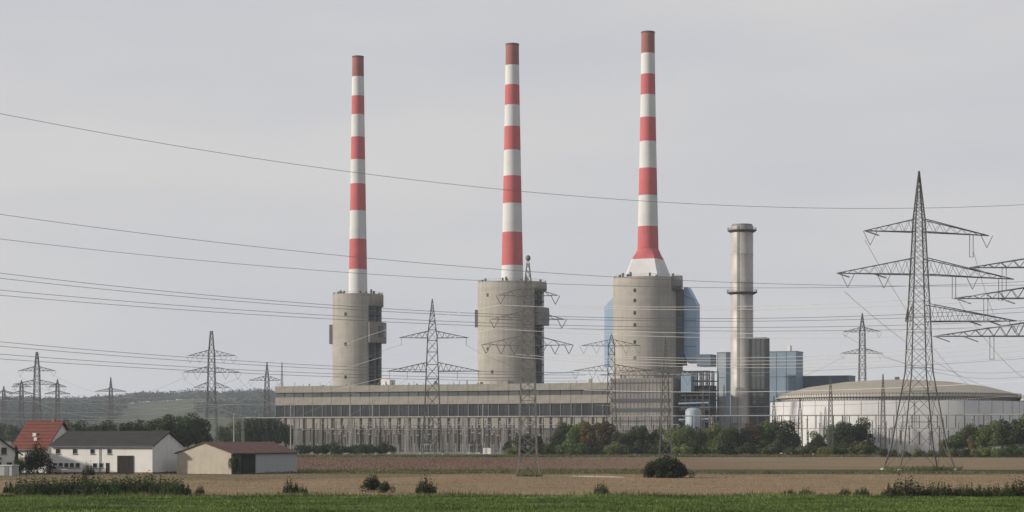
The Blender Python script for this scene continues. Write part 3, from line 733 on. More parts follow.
sl_ = (rs2 - es) / (Ws / 2)
for s in (0, -1):
    xe = .45 if s == 0 else -Ws - .45; ze = es - .45 * sl_; vs = []
    for y in (-.25, Ls + .3): vs += [(xe, y, ze + .05), (-Ws / 2, y, rs2 + .05), (-Ws / 2, y, rs2 + .2), (xe, y, ze + .2)]
    rf = MB().add(vs, [(0, 1, 2, 3), (4, 5, 6, 7), (0, 1, 5, 4), (1, 2, 6, 5), (2, 3, 7, 6), (3, 0, 4, 7)]).build('roof', 'roof_maroon', shd)
    if s == 0:
        for i in range(17):
            y = .6 + i * 1.25; MB().bar((xe - .02, y, ze + .23), (-Ws / 2, y, rs2 + .23), .06).build('roof_rib', 'roof_maroon', rf)
b_, c_ = 1.2, 6.9
box('open_doorway', 'wood_dark', shd, (-.12, 3.4, .05), (.03, 7.5, es - .2))
plant('ivy_bush', BUSH[2], scn + Vector((.45, -.15, 0)), .40, label='dark ivy bush climbing the corner of the cream shed', cat='bush', sz=.98)

# parked car half hidden at the farm
car = root('parked_car', GD(57.5, 353.5), R(-38), 'pale parked car against the white farm building', 'car')
prof = [(-2.1, .35), (2.1, .35), (2.12, .75), (1.9, .88), (1.0, .98), (.45, 1.42), (-1.1, 1.45), (-1.75, 1.0), (-2.1, .9)]
bm_ = MB().extrude(prof, 'y', -.82, .82); body = bm_.build('body', 'car_paint', car)
for s in (-1, 1):
    y = .825 * s
    MB().extrude([(.85, 1.0), (.38, 1.36), (-.25, 1.37), (-.25, 1.0)], 'y', y, y + .015 * s).build('side_window', 'window_dark', body)
    MB().extrude([(-.35, 1.0), (-.35, 1.37), (-1.05, 1.38), (-1.5, 1.02)], 'y', y, y + .015 * s).build('side_window', 'window_dark', body)
    for x in (-1.3, 1.3):
        wh = MB(); c = Vector((x, .72 * s, .32)); wh.bar(c - Vector((0, .1, 0)), c + Vector((0, .13, 0)), .32, n=16); wo = wh.build('wheel', 'tyre', car)
        MB().bar(c + Vector((0, .135 * s, 0)), c + Vector((0, .15 * s, 0)), .19, n=12).build('rim', 'galvanised', wo)
    box('headlight', 'frame_white', body, (2.08, .45 * s - .2, .62), (2.14, .45 * s + .2, .78))
MB().add([(.47, -.72, 1.41), (.47, .72, 1.41), (1.0, .76, 1.0), (1.0, -.76, 1.0)], [(0, 1, 2, 3)]).build('windscreen', 'window_dark', body).location = (.02, 0, .02)

# ------------------------------------------------------------------ pylons
def lerp(a, b, t): return a + (b - a) * t
def pylon(name, loc, rz, body, arms, m, label, leg_r=.13, br_r=.06, ch_r=.09, panel=1.35, foot=True, ball=False, group='electricity pylons', cat='pylon'):
    """body: [(z, half width)] from the ground up; arms: dicts z, l, r, h (root height), drop, ins=[(x, kind, length)]"""
    o = root(name, loc, rz, label, cat, group)
    def hw(z):
        for (z0, w0), (z1, w1) in zip(body, body[1:]):
            if z0 <= z <= z1: return lerp(w0, w1, (z - z0) / (z1 - z0))
        return body[-1][1]
    H = body[-1][0]
    for sx_, sy_ in ((-1, -1), (1, -1), (1, 1), (-1, 1)):
        b = MB()
        for (z0, w0), (z1, w1) in zip(body, body[1:]): b.bar((sx_ * w0, sy_ * w0, z0), (sx_ * w1, sy_ * w1, z1), leg_r, leg_r * .95)
        b.build('leg', m, o)
        if foot: 
            w0 = body[0][1]; MB().lathe([(.55, -.3), (.5, .35), (.3, .4)], 10, (sx_ * w0, sy_ * w0)).build('footing', 'footing', o)
    b = MB(); z = 0.0; zs_ = [0.0]
    while z < H - .4:
        z += max(1.1, 2 * hw(z) * panel); zs_.append(min(z, H))
    for z0, z1 in zip(zs_, zs_[1:]):
        w0, w1 = hw(z0), hw(z1); c = [(-1, -1), (1, -1), (1, 1), (-1, 1)]
        for i in range(4):
            p, q = c[i], c[(i + 1) % 4]
            b.bar((p[0] * w0, p[1] * w0, z0), (q[0] * w1, q[1] * w1, z1), br_r); b.bar((q[0] * w0, q[1] * w0, z0), (p[0] * w1, p[1] * w1, z1), br_r)
            if w0 > .5: b.bar((p[0] * w1, p[1] * w1, z1), (q[0] * w1, q[1] * w1, z1), br_r)
    b.build('bracing', m, o)
    if ball:
        r_ = .45; MB().lathe([(.02, H + .1), (r_ * .8, H + .3), (r_, H + .65), (r_ * .8, H + 1.0), (.02, H + 1.2)], 14).build('peak_cap', m, o)
    for A in arms:
        z, h = A['z'], A.get('h', 1.6); w0 = hw(z); w1 = hw(z + h); drop = A.get('drop', 0)
        for s, ln in ((-1, A['l']), (1, A['r'])):
            if ln <= 0: continue
            b = MB(); dz = -drop if s > 0 else -drop * A.get('ldrop', 0)
            tip = Vector((s * ln, 0, z + .12 + dz))
            n = max(3, int(ln / 2.2))
            for sy_ in (-1, 1):
                lo = Vector((s * w0, sy_ * w0, z)); up = Vector((s * w1, sy_ * w1, z + h))
                b.bar(lo, tip, ch_r); b.bar(up, tip, ch_r)
                for k in range(n):
                    t0, t1_ = k / n, (k + .5) / n; t2_ = (k + 1) / n
                    b.bar(lo.lerp(tip, t0), up.lerp(tip, t1_), br_r * .8); b.bar(up.lerp(tip, t1_), lo.lerp(tip, t2_), br_r * .8)
            for k in range(n):
                a_ = Vector((s * w0, -w0, z)).lerp(tip, k / n); c_ = Vector((s * w0, w0, z)).lerp(tip, (k + 1) / n); b.bar(a_, c_, br_r * .8)
            arm = b.build('cross_arm', m, o)
            for (xx, kind, il) in A.get('ins', []):
                if (xx > 0) != (s > 0): continue
                t = min(1, max(0, (abs(xx) - w0) / (ln - w0))); zz = z + (.12 + dz) * t
                ib = MB()
                if kind == 'V': ib.bar((xx - il * .5, 0, zz), (xx, 0, zz - il), .065, n=6); ib.bar((xx + il * .5, 0, zz), (xx, 0, zz - il), .065, n=6)
                elif kind == 'II': ib.bar((xx - .35, 0, zz), (xx - .35, 0, zz - il), .07, n=6); ib.bar((xx + .35, 0, zz), (xx + .35, 0, zz - il), .07, n=6); ib.bar((xx - .5, 0, zz - il), (xx + .5, 0, zz - il), .06)
                elif kind == 'T': 
                    for sy_ in (-.3, .3): ib.bar((xx, sy_, zz), (xx + il * .6, sy_ - il * .3, zz - il * .25), .09, n=6)
                else: ib.bar((xx, 0, zz), (xx, 0, zz - il), .09, n=6)
                ib.build('insulator_string', 'insulator', arm)
    return o
def S(px, d): return px * d / F
# big tension pylon on the right
dA = 394.; k = dA / F
zA = lambda y: ZZ(y, dA)
pylon('lattice_pylon', GD(919, dA), R(6), [(0, 5.6), (zA(447), 4.3), (zA(372), 2.15), (zA(305), 1.65), (zA(219), .92), (zA(171), .05)],
      [dict(z=zA(232), l=56 * k, r=72 * k, h=2.5, drop=.7, ins=[(-55 * k, 'T', 4), (-50 * k, 'V', 2.8), (54 * k, 'II', 4.4), (70 * k, 'V', 2.4)]),
       dict(z=zA(274.5), l=84 * k, r=98 * k, h=3.2, drop=.9, ins=[(-83 * k, 'T', 3.4), (-73 * k, 'V', 2.8), (-46 * k, 'T', 3.4), (-36 * k, 'V', 2.8), (36 * k, 'II', 4.4), (84 * k, 'II', 4.4), (55 * k, 'V', 2.4)]),
       dict(z=zA(321.5), l=14 * k, r=101 * k, h=3.4, drop=-.1, ins=[(52 * k, 'T', 3.4), (72 * k, 'T', 3.4), (99 * k, 'V', 2.4)])],
      'lattice', 'tallest lattice pylon, standing in the field before the white tank', .155, .05, .115, .85)
# pylon beyond the right edge, arms reach into the picture
dB = 345.; kB = dB / F; zB = lambda y: ZZ(y, dB)
pylon('lattice_pylon', GD(1078, dB), R(-9), [(0, 4.6), (zB(372), 2.0), (zB(258), 1.3), (zB(190), .06)],
      [dict(z=zB(267), l=106 * kB, r=100 * kB, h=2.7, ins=[(-104 * kB, 'T', 4), (-72 * kB, 'II', 4)]),
       dict(z=zB(298), l=121 * kB, r=118 * kB, h=3.0, ins=[(-119 * kB, 'T', 4), (-90 * kB, 'II', 4), (-76 * kB, 'T', 4)]),
       dict(z=zB(336), l=142 * kB, r=140 * kB, h=3.4, ins=[(-140 * kB, 'T', 4), (-112 * kB, 'T', 4), (-84 * kB, 'II', 4)])],
      'lattice_blue', 'bluish pylon beyond the right picture edge, three crossarm ends reaching in', .17, .085, .12)
# middle pylon in the field
dC = 334.; kC = dC / F; zC = lambda y: ZZ(y, dC)
def ins(k, z, xs, kind, il): return [(x * k, kind, il) for x in xs]
pylon('lattice_pylon', GD(528, dC), R(3), [(0, 1.95), (zC(459), 1.45), (zC(372), 1.15), (zC(292), .72), (zC(262), .16)],
      [dict(z=zC(296), l=30 * kC, r=30 * kC, h=1.4, ins=ins(kC, 0, (-27.5, 27.5), 'V', 1.5)),
       dict(z=zC(320), l=37 * kC, r=37 * kC, h=1.5, ins=ins(kC, 0, (-34, 34), 'V', 1.5)),
       dict(z=zC(345.5), l=46 * kC, r=45 * kC, h=1.7, ins=ins(kC, 0, (-42, -27, -14, 14, 27, 41), 'V', 1.5))],
      'lattice_pale', 'three-armed lattice pylon in the field, before the middle tower', .11, .045, .06, .72, ball=True, foot=False)
# pylon before the hall
dD = 752.; kD = dD / F; zD = lambda y: ZZ(y, dD)
pylon('lattice_pylon', GD(432.3, dD), 0, [(0, 4.2), (zD(415), 2.9), (zD(337), 1.75), (zD(299), .08)],
      [dict(z=zD(338), l=33 * kD, r=36 * kD, h=2.6, ins=ins(kD, 0, (-31, 34), 'I', 3)),
       dict(z=zD(371.5), l=45 * kD, r=48 * kD, h=3.4, ins=ins(kD, 0, (-43, -25, 25, 46), 'I', 3))],
      'lattice', 'pylon with pointed top between the left and middle towers', .19, .095, .14, 1.1)
# left family
def farpylon(px, top, arms_, d, label, m='lattice', base=3.4, ins_=True, top_w=.08, foot=True):
    k = d / F; H = ZZ(top, d)
    pylon('lattice_pylon', GD(px, d), 0, [(0, base * .8), (H * .45, base * .47), (ZZ(arms_[0][0], d), base * .36), (H, top_w)],
          [dict(z=ZZ(y, d), l=l * k, r=r * k, h=2.4, ins=ins(k, 0, (-(l - 2), (r - 2)) + ((-(l * .5), r * .5) if l > 22 else ()), 'V', 3) if ins_ else []) for y, l, r in arms_],
          m, label, .17 * d / 800, .085 * d / 800, .12 * d / 800, foot=foot)
farpylon(211.5, 331, [(356, 23.5, 24), (372.5, 28, 28.5), (388, 18, 18)], 812, 'lattice pylon rising behind the cream-gabled shed', top_w=.45)
farpylon(37, 352, [(371, 18.5, 18.5), (384.5, 23.5, 23)], 1022, 'lattice pylon above the red-roofed house', top_w=.4)
farpylon(21.5, 380, [(387, 10, 10), (394, 13, 13)], 1500, 'small hazy pylon just left of the red-roofed house pylon', base=3)
farpylon(57.5, 379, [(387, 9, 9), (394, 13, 13)], 1500, 'small hazy pylon just right of the red-roofed house pylon', base=3)
farpylon(3.8, 386, [(393, 8, 10), (399, 11, 13)], 1800, 'tiny hazy pylon at the left picture edge', base=3)
farpylon(110.8, 377, [(391.5, 15.5, 15.5)], 1500, 'slim single-armed hazy pylon above the white farm building', base=3)
farpylon(267, 362, [(380.5, 18, 14)], 1030, 'single-armed pylon just left of the turbine hall', ins_=True, base=2.8)
farpylon(862.3, 313, [(332, 19, 19), (353.5, 21, 20)], 1010, 'pale hazy pylon behind the white tank', m='lattice_pale', base=3.6)
farpylon(611.5, 334, [(346, 30, 29), (371, 38, 40)], 738, 'pylon left of the cone-topped tower, behind the tree belt', base=3.2)
farpylon(665.5, 337, [(375.5, 66, 44)], 640, 'pylon rising right behind the lone dark bush', base=2.5, foot=False)

# ------------------------------------------------------------------ switchyard
Y0 = 768.
def yard(s, v, d0=Y0): return Vector((0, d0, 0)) + U * s + V * v
gb = root('portal_gantry', (0, 0, 0), RZ, 'x', 'gantry')
span = 25.0; zb = ZZ(417.3, 790)
for x in (0, span - .8):
    b = MB()
    for sx_, sy_ in ((-.45, -.45), (.45, -.45), (.45, .45), (-.45, .45)): b.bar((x + sx_ * .9, sy_, 0), (x + sx_ * .7, sy_ * .7, zb), .07)
    for i in range(9): z = zb * i / 9; s_ = 1 if i % 2 else -1; b.bar((x - .4 * s_, -.4, z), (x + .4 * s_, -.4, z + zb / 9), .05)
    b.build('post', 'galvanised', gb)
MB().bar((-.2, 0, zb), (span - .6, 0, zb), .24, n=8).build('beam', 'galvanised', gb)
for i in range(8):
    x = 1.2 + i * 3.2
    ib = MB().bar((x, 0, zb - .2), (x, 0, zb - 4.6), .16, n=6); ib.build('insulator_string', 'insulator_brown', gb)
gs0, gs1 = sx(243, Y0), sx(1010, Y0); n = int((gs1 - gs0) / span) + 1
for i in range(n):
    o = gb if i == 0 else copy_tree(gb)
    o.location = yard(gs0 + i * span, 0); o['label'] = f'grey portal gantry of the switchyard, {ordn(i)} from the left in its row'; o['group'] = 'switchyard gantries'
for i in range(6):
    o = copy_tree(gb); o.location = yard(sx(296, Y0) + i * span, 38); o.scale = (1, 1, .8); o['label'] = f'lower portal gantry close to the hall wall, {ordn(i)} from the left'; o['group'] = 'rear switchyard gantries'
# poles with insulators: one prototype per kind
def yardpole(h, ih, m1='galvanised', m2='insulator_brown'):
    o = root('insulator_post', (0, 0, 0), RZ, 'x', 'insulator post')
    MB().bar((0, 0, 0), (0, 0, h), .17, .14, 6).build('support', m1, o)
    b = MB(); k = 7
    prof = []
    for i in range(k): z = h + ih * i / k; prof += [(.13, z), (.3, z + ih / k * .45), (.13, z + ih / k * .9)]
    b.lathe(prof, 8).build('insulator', m2, o)
    MB().box((-.5, -.12, h + ih), (.5, .12, h + ih + .22)).build('clamp', 'galvanised', o); return o
protos = [yardpole(2.6, 3.4), yardpole(3.2, 4.6, 'galvanised', 'insulator'), yardpole(2.4, 2.4, 'lattice_pale', 'insulator_brown')]
used = [False] * 3; ws = random.Random(11)
rows = [(0, 9, 3.4, 'front'), (1, 20, 4.6, 'middle'), (2, 30, 2.7, 'rear'), (1, 44, 4.4, 'rearmost')]
for kind, v, step, rn in rows:
    for a_, b_ in ((sx(292, Y0), sx(520, Y0)), (sx(786, Y0), sx(985, Y0))):
        if v > 25 and a_ > 0: continue
        x = a_
        while x < b_:
            o = copy_tree(protos[kind]) if used[kind] else protos[kind]; used[kind] = True
            vv = v * .55 if a_ > 0 else v
            o.location = yard(x, vv); s_ = ws.uniform(1.4, 1.75); o.scale = (1, 1, s_)
            side = 'before the turbine hall' if a_ < 0 else 'before the white tank'
            o['label'] = f'slim insulator post in the {rn} switchyard row {side}'; o['group'] = f'{rn} insulator posts {side}'
            x += step * ws.uniform(.8, 1.2)
# tubular busbars on the insulators
for i, (v, z, a_, b_, tx) in enumerate([(9, 9.6, 292, 520, 'lowest busbar tube before the turbine hall'), (20, 12.4, 292, 520, 'higher busbar tube before the turbine hall'), (5, 9.6, 786, 985, 'busbar tube before the white tank')]):
    A, B = sx(a_, Y0), sx(b_, Y0); o = root('busbar_tube', yard(A, v), RZ, 'pale ' + tx, 'busbar')
    n = int((B - A) / 9)
    for j in range(n): MB().bar((j * 9, 0, z), (j * 9 + 8.9, 0, z), .11, n=6).build('tube_section', 'galvanised', o)
# transformers and cabinets
def transformer(px, v, s, label):
    o = root('transformer', yard(sx(px, Y0), v), RZ, label, 'transformer', 'switchyard transformers')
    box('tank', 'steel_grey', o, (-2.2 * s, -1.2 * s, .5), (2.2 * s, 1.2 * s, 3.2 * s)); box('plinth', 'footing', o, (-2.6 * s, -1.5 * s, 0), (2.6 * s, 1.5 * s, .5))
    for i in range(6): box('radiator', 'steel_grey', o, (-2 * s + i * .7 * s, -1.7 * s, .8), (-1.7 * s + i * .7 * s, -1.21 * s, 2.8 * s))
    for i in range(3): MB().lathe([(.12, 3.2 * s), (.28, 3.6 * s), (.12, 4 * s), (.28, 4.4 * s), (.1, 5 * s)], 8, (-1.3 * s + i * 1.3 * s, 0)).build('bushing', 'insulator_brown', o)
    MB().bar((-2 * s, .6 * s, 4 * s), (1.2 * s, .6 * s, 4 * s), .4 * s, n=10).build('conservator', 'steel_grey', o)
for px, v, s, la in ((318, 14, 1.1, 'grey transformer nearest the left end of the switchyard'), (399, 26, 1.2, 'grey transformer left of the pylon before the hall'), (458, 16, 1.1, 'grey transformer right of the pylon before the hall')): transformer(px, v, s, la)
for px, v, la in ((494, -6, 'white cabinet at the right end of the open switchyard'), (386, 2, 'white cabinet beside the hedge before the switchyard')):
    o = root('switch_cabinet', yard(sx(px, Y0), v), RZ, la, 'cabinet'); box('housing', 'frame_white', o, (-1.6, -.8, .15), (1.6, .8, 2.4)); box('base', 'footing', o, (-1.7, -.9, 0), (1.7, .9, .15))
    box('roof', 'steel_grey', o, (-1.75, -.95, 2.4), (1.75, .95, 2.52)); box('door', 'galvanised', o, (-.7, -.84, .25), (.1, -.8, 2.2))
# masts
def mast(px, top, d, label, lattice=False):
    z = ZZ(top, d)
    if lattice:
        pylon('lattice_mast', GD(px, d), 0, [(0, .9), (z * .7, .55), (z, .1)], [], 'lattice', label, .1, .06, foot=False, group='switchyard masts', cat='mast')
    else:
        o = root('lightning_mast', GD(px, d), 0, label, 'mast', 'switchyard masts')
        MB().bar((0, 0, 0), (0, 0, z * .8), .32, .2, 8).build('shaft', 'galvanised', o); MB().bar((0, 0, z * .8), (0, 0, z), .07, .03, 6).build('rod', 'gantry_dark', o); MB().lathe([(.6, 0), (.55, .4)], 10).build('footing', 'footing', o)
mast(234, 403, 760, 'pale pole behind the maroon roof of the shed'); mast(290.7, 393, 770, 'tall pole at the left end of the turbine hall')
mast(350, 388, 800, 'tall pole below the leftmost tower'); mast(372.5, 389, 800, 'tall pole just right of the one below the leftmost tower')
mast(830.5, 376, 690, 'lattice mast before the left half of the white tank', True); mast(883, 374, 695, 'lattice mast before the middle of the white tank', True)
mast(483, 392, 790, 'tall pole left of the middle field pylon'); mast(703, 392, 800, 'thin mast before the dark filter structure', True); mast(724, 385, 800, 'thin mast left of the metal stack', True)
mast(774, 396, 735, 'thin mast at the left edge of the white tank', True); mast(800, 398, 735, 'short lattice mast near the left of the white tank', True)
mast(282, 362, 1040, 'slim lattice mast behind the left end of the hall', True)
# perimeter fence
fe = root('perimeter_fence', yard(sx(290, 745), -8, 745), RZ, 'thin wire mesh fence along the switchyard and field edge', 'fence')
fl = sx(530, 745) - sx(290, 745); pm = MB().bar((0, 0, 0), (0, 0, 2.3), .05).mesh('fence_post', 'galvanised')
for i in range(int(fl / 3) + 1): q = meshobj('fence_post', pm, fe); q.location = (i * 3, 0, 0)
for z in (.3, .8, 1.3, 1.8, 2.2): MB().bar((0, 0, z), (fl, 0, z), .022).build('fence_wire', 'galvanised', fe)

# ------------------------------------------------------------------ overhead wires
def wire(label, A, via, B, r=.045, m='wire_dark', group='overhead wires'):
    a = P(*A); b = P(*B)
    vx, vy = via; lo, hi = 0.0, 1.0
    for _ in range(50):
        t = (lo + hi) / 2; p = a.lerp(b, t)
        if (512 + F * p.x / p.y < vx) == (A[0] < B[0]): lo = t
        else: hi = t
    p = a.lerp(b, t); need = ZZ(vy, p.y) - p.z; s = need / (4 * t * (1 - t))
    n = 40; mb = MB(); pts = []
    ua = -.12 if A[0] < 0 else 0.; ub = 1.12 if B[0] > 1024 else 1.
    for i in range(n + 1): u = ua + (ub - ua) * i / n; q = a.lerp(b, u); q.z += 4 * s * u * (1 - u); pts.append(q)
    vs = []; fs = []; kk = 5
    d = (b - a).normalized(); e1 = d.cross(Vector((0, 0, 1))).normalized(); e2 = d.cross(e1)
    c0 = pts[0]
    for q in pts:
        for j in range(kk): t_ = 6.2832 * j / kk; vs.append(q - c0 + (e1 * math.cos(t_) + e2 * math.sin(t_)) * r)
    for i in range(n):
        for j in range(kk): fs.append((i * kk + j, i * kk + (j + 1) % kk, (i + 1) * kk + (j + 1) % kk, (i + 1) * kk + j))
    o = mb.add(vs, fs).build('overhead_wire', m); o.location = c0
    return tag(o, label, 'wire', group)
wire('topmost earth wire crossing all three chimneys', (-40, 105.5, 330), (600, 198), (1070, 202, 430), .042)
wire('second wire from the top crossing the chimney feet', (-40, 208.5, 380), (340, 255.5), (1070, 284, 470), .047)
wire('third wire from the top, meeting the cone-topped tower roof', (-40, 234, 400), (340, 272), (1070, 279, 470), .045)
for y0, yv, ye, la, dd in ((272.5, 305, 304, 'upper wire of the upper pair at the leftmost tower', 400), (278, 308, 309, 'lower wire of the upper pair at the leftmost tower', 405),
                      (290.5, 315.5, 318, 'upper wire of the lower pair at the leftmost tower', 410), (296, 319, 324, 'lower wire of the lower pair at the leftmost tower', 415)):
    wire(la, (-40, y0 - 4.4, dd - 20), (330, yv), (1070, ye, dd + 60), .048)
for y0, yv, (bx_, by_), la in ((342, 357.5, (497, 372.5), 'highest of the four wires above the shed pylon arms'), (346.5, 361, (506, 375), 'second of the four wires above the shed pylon arms'),
                      (355, 367, (498, 378), 'third of the four wires above the shed pylon arms'), (360, 370.5, (506, 381), 'lowest of the four wires above the shed pylon arms')):
    wire(la, (-40, y0 - 4, 560), (190, yv), (bx_ + 80, by_, 735), .07)
# spans leaving the middle field pylon, sunlight on them put into the wire colour
for (ax, ay), via, (ex, ey), la in (((501, 305), (655, 309.5), (1070, 296), 'pale wire from the top arm of the middle pylon, rising right'), ((555.5, 305), (690, 307), (1070, 287), 'pale wire from the top right arm of the middle pylon'),
        ((494, 328.5), (680, 337), (1070, 330), 'pale wire from the middle arm of the middle pylon, left end'), ((562, 328.5), (690, 333), (1070, 322), 'pale wire from the middle arm of the middle pylon, right end'),
        ((486, 354), (700, 367), (1070, 352), 'pale wire from the lowest arm of the middle pylon, left end'), ((514, 354), (700, 364), (1070, 346), 'pale wire from the lowest arm of the middle pylon, left inner'),
        ((555, 354), (720, 361), (1070, 340), 'pale wire from the lowest arm of the middle pylon, right inner'), ((569, 354), (740, 358), (1070, 334), 'pale wire from the lowest arm of the middle pylon, right end')):
    wire(la, (ax, ay, dC), via, (ex, ey, 300), .032, 'wire_sunlit')
for (ax, ay), via, (ex, ey), la in (((501, 305), (400, 326), (330, 352), 'pale wire falling left from the top arm of the middle pylon'), ((494, 328.5), (400, 352), (320, 378), 'pale wire falling left from the middle arm of the middle pylon'),
        ((486, 354), (400, 374), (325, 392), 'pale wire falling left from the lowest arm of the middle pylon')):
    wire(la, (ax, ay, dC), via, (ex, ey, 770), .035, 'wire_sunlit')
# hall pylon to switchyard and neighbours
for (ax, ay), via, (ex, ey), la in (((401, 345), (340, 374), (292, 416), 'slack wire from the upper left arm of the hall pylon'), ((389, 379), (340, 398), (300, 416), 'slack wire from the lower left arm of the hall pylon'),
        ((466, 345), (520, 368), (580, 372), 'slack wire from the upper right arm of the hall pylon'), ((478, 379), (530, 376), (575, 371), 'slack wire from the lower right arm of the hall pylon'),
        ((407, 379), (375, 400), (350, 416), 'slack wire from the inner left arm of the hall pylon')):
    wire(la, (ax, ay, 752), via, (ex, ey, 775), .045, 'wire_dark')
wire('dark wire between the two pylons near the cone-topped tower, upper', (649, 372, 738), (665, 374), (709, 376, 640), .08)
for i, (y0, v, ye) in enumerate(((374, 373.5, 379), (390, 392, 396), (405, 407, 404))):
    wire(f'wire before the metal stack and filter structure, {ordn(i)} from the top', (572 + 12 * i, y0, 738), (720, v), (1070, ye - 24 + i * 6, 560), .06, 'wire_dark' if i % 2 == 0 else 'wire_sunlit')
# left: sagging bundles between hazy pylons and the shed pylon
for i, ((ax, ay, ad), via, (ex, ey, ed), la) in enumerate([((19, 376, 1022), (90, 400), (183, 378, 812), 'sagging wire from the house pylon to the shed pylon, left'), ((55, 376, 1022), (130, 398), (239, 378, 812), 'sagging wire from the house pylon to the shed pylon, right'),
        ((14, 389, 1022), (100, 417), (194, 393, 812), 'lowest sagging wire from the house pylon to the shed pylon'), ((60, 389, 1022), (140, 414), (229, 393, 812), 'low sagging wire from the house pylon to the shed pylon'),
        ((183, 379, 812), (235, 402), (292, 404, 775), 'wire from the shed pylon to the hall pole, left arm'), ((239, 379, 812), (262, 399), (290, 404, 775), 'wire from the shed pylon to the hall pole, right arm'),
        ((194, 394, 812), (225, 411), (255, 417, 775), 'wire from the lowest shed pylon arm to the gantry'), ((-40, 418, 700), (120, 419.5), (243, 417.5, 786), 'pale wire running low from the left edge to the gantry'),
        ((-40, 398, 720), (110, 404), (290, 403.5, 775), 'pale wire low above the hill foot, left edge to the hall pole'), ((-40, 410, 700), (100, 412.5), (234, 404, 760), 'pale wire from the left edge to the pole behind the shed'),
        ((96, 394, 1500), (170, 408), (249, 383, 1030), 'thin wire between the single-armed pylons, left arms'), ((126, 394, 1500), (200, 410), (281, 383, 1030), 'thin wire between the single-armed pylons, right arms')]):
    wire(la, (ax, ay, ad), via, (ex, ey, ed), .05, 'wire_sunlit' if i in (7, 8, 9) else 'wire_dark')
# right: from the tall pylon
for (ax, ay, ad), via, (ex, ey, ed), la, m in (((865, 240, dA), (900, 300), (1070, 372, 700), 'faint wire falling right from the top left arm of the tall pylon', 'wire_sunlit'), ((845, 292, dA), (890, 330), (1070, 388, 700), 'faint wire falling right from the left arm of the tall pylon', 'wire_sunlit'),
        ((973, 250, dA), (985, 290), (1000, 330, 420), 'jumper hanging below the top right arm of the tall pylon', 'wire_sunlit'), ((955, 295, dA), (990, 345), (1070, 384, 640), 'faint wire falling right from the right arm of the tall pylon', 'wire_sunlit'),
        ((843, 334, 1010), (900, 362), (1070, 368, 900), 'thin wire from the hazy pylon behind the tank, upper', 'wire_dark'), ((843, 357, 1010), (780, 383), (700, 386, 960), 'thin wire from the hazy pylon left over the blue block', 'wire_sunlit'),
        ((883, 357, 1010), (960, 372), (1070, 364, 900), 'thin wire from the hazy pylon behind the tank, lower', 'wire_dark')):
    wire(la, (ax, ay, ad), via, (ex, ey, ed), .045 if ad < 600 else .08, m)

# ------------------------------------------------------------------ vegetation
def row(name, spots, data, pick, lab, cat, group):
    spots = sorted(spots, key=lambda s: s[0])
    for i, (px, d, h, kd) in enumerate(spots):
        dt, nm, H0 = data(kd); plant(name, dt, GD(px, d), h / H0, label=lab(i, nm, h), cat=cat, group=group)
vr = random.Random(5)
tb = []
prof = [(508, 5), (520, 7), (540, 6.5), (560, 10.5), (575, 9.5), (590, 11.5), (605, 11), (622, 8.5), (640, 11), (655, 9.5), (670, 9), (684, 10), (700, 9), (712, 10.5), (728, 10), (744, 9.5), (757, 11), (772, 11.5), (784, 12), (796, 9), (815, 8.5), (832, 10), (846, 12.2), (858, 12)]
kinds = [0, 4, 1, 5, 0, 3, 3, 4, 1, 0, 2, 4, 0, 2, 4, 1, 3, 4, 1, 5, 0, 4, 1, 5]
for (px, h), kd in zip(prof, kinds): tb.append((px + vr.uniform(-3, 3), 702 + vr.uniform(-8, 14), h * vr.uniform(1.0, 1.14), kd))
for px in (566, 582, 632, 650, 677, 706, 722, 763, 778, 840, 852): tb.append((px, 722 + vr.uniform(0, 8), vr.uniform(8.5, 12.5), vr.choice([0, 1, 4, 5])))
row('tree', tb, lambda k: (TREES[k], CN[k], 10.0), None, lambda i, nm, h: f'{nm} tree, {ordn(i)} from the left in the belt before the plant', 'tree', 'trees in the belt before the plant')
bb = [(p_ + vr.uniform(-3, 3), 712 + vr.uniform(-4, 4), vr.uniform(3.5, 6), vr.choice([0, 2, 2])) for p_ in range(540, 872, 13)]
px = 512.
while px < 872:
    kd = vr.choice([0, 1, 2, 3, 0, 1]); bb.append((px, 690 + vr.uniform(-6, 6), vr.uniform(3.2, 6.2), kd)); px += vr.uniform(9, 13)
BN = ['mid green', 'light green', 'dark', 'grey-green']
row('shrub', bb, lambda k: (BUSH[k], BN[k], 4.0), None, lambda i, nm, h: f'{nm} shrub, {ordn(i)} from the left along the foot of the tree belt', 'shrub', 'shrubs at the foot of the tree belt')
tr_ = []
for px, h, kd in ((955, 8, 0), (968, 11, 4), (980, 10.5, 5), (990, 11.5, 0), (1002, 12, 4), (1013, 13, 1), (1026, 14.5, 0), (1040, 13, 5), (945, 5.5, 2), (974, 7, 3)): tr_.append((px, 655 + vr.uniform(-8, 14), h, kd))
row('tree', tr_, lambda k: (TREES[k], CN[k], 10.0), None, lambda i, nm, h: f'{nm} tree, {ordn(i)} from the left in the clump right of the tall pylon', 'tree', 'trees right of the tall pylon')
bb = [(px_, 640 + vr.uniform(-5, 5), vr.uniform(2, 3.6) * (1.5 if px_ > 950 else 1), vr.choice([0, 1, 2, 3])) for px_ in (882, 893, 905, 918, 932, 944, 954, 966, 978, 988, 1000, 1012, 1024)]
row('shrub', bb, lambda k: (BUSH[k], BN[k], 4.0), None, lambda i, nm, h: f'{nm} low shrub, {ordn(i)} from the left behind the tall pylon legs', 'shrub', 'shrubs behind the tall pylon')
bb = [(299 + i * 8.6 + vr.uniform(-2, 2), 722 + vr.uniform(-5, 5), vr.uniform(3.6, 5.4), vr.choice([2, 0, 2, 3])) for i in range(11)]
row('shrub', bb, lambda k: (BUSH[k], BN[k], 4.0), None, lambda i, nm, h: f'{nm} shrub, {ordn(i)} from the left in the hedge before the switchyard', 'shrub', 'hedge shrubs before the switchyard')
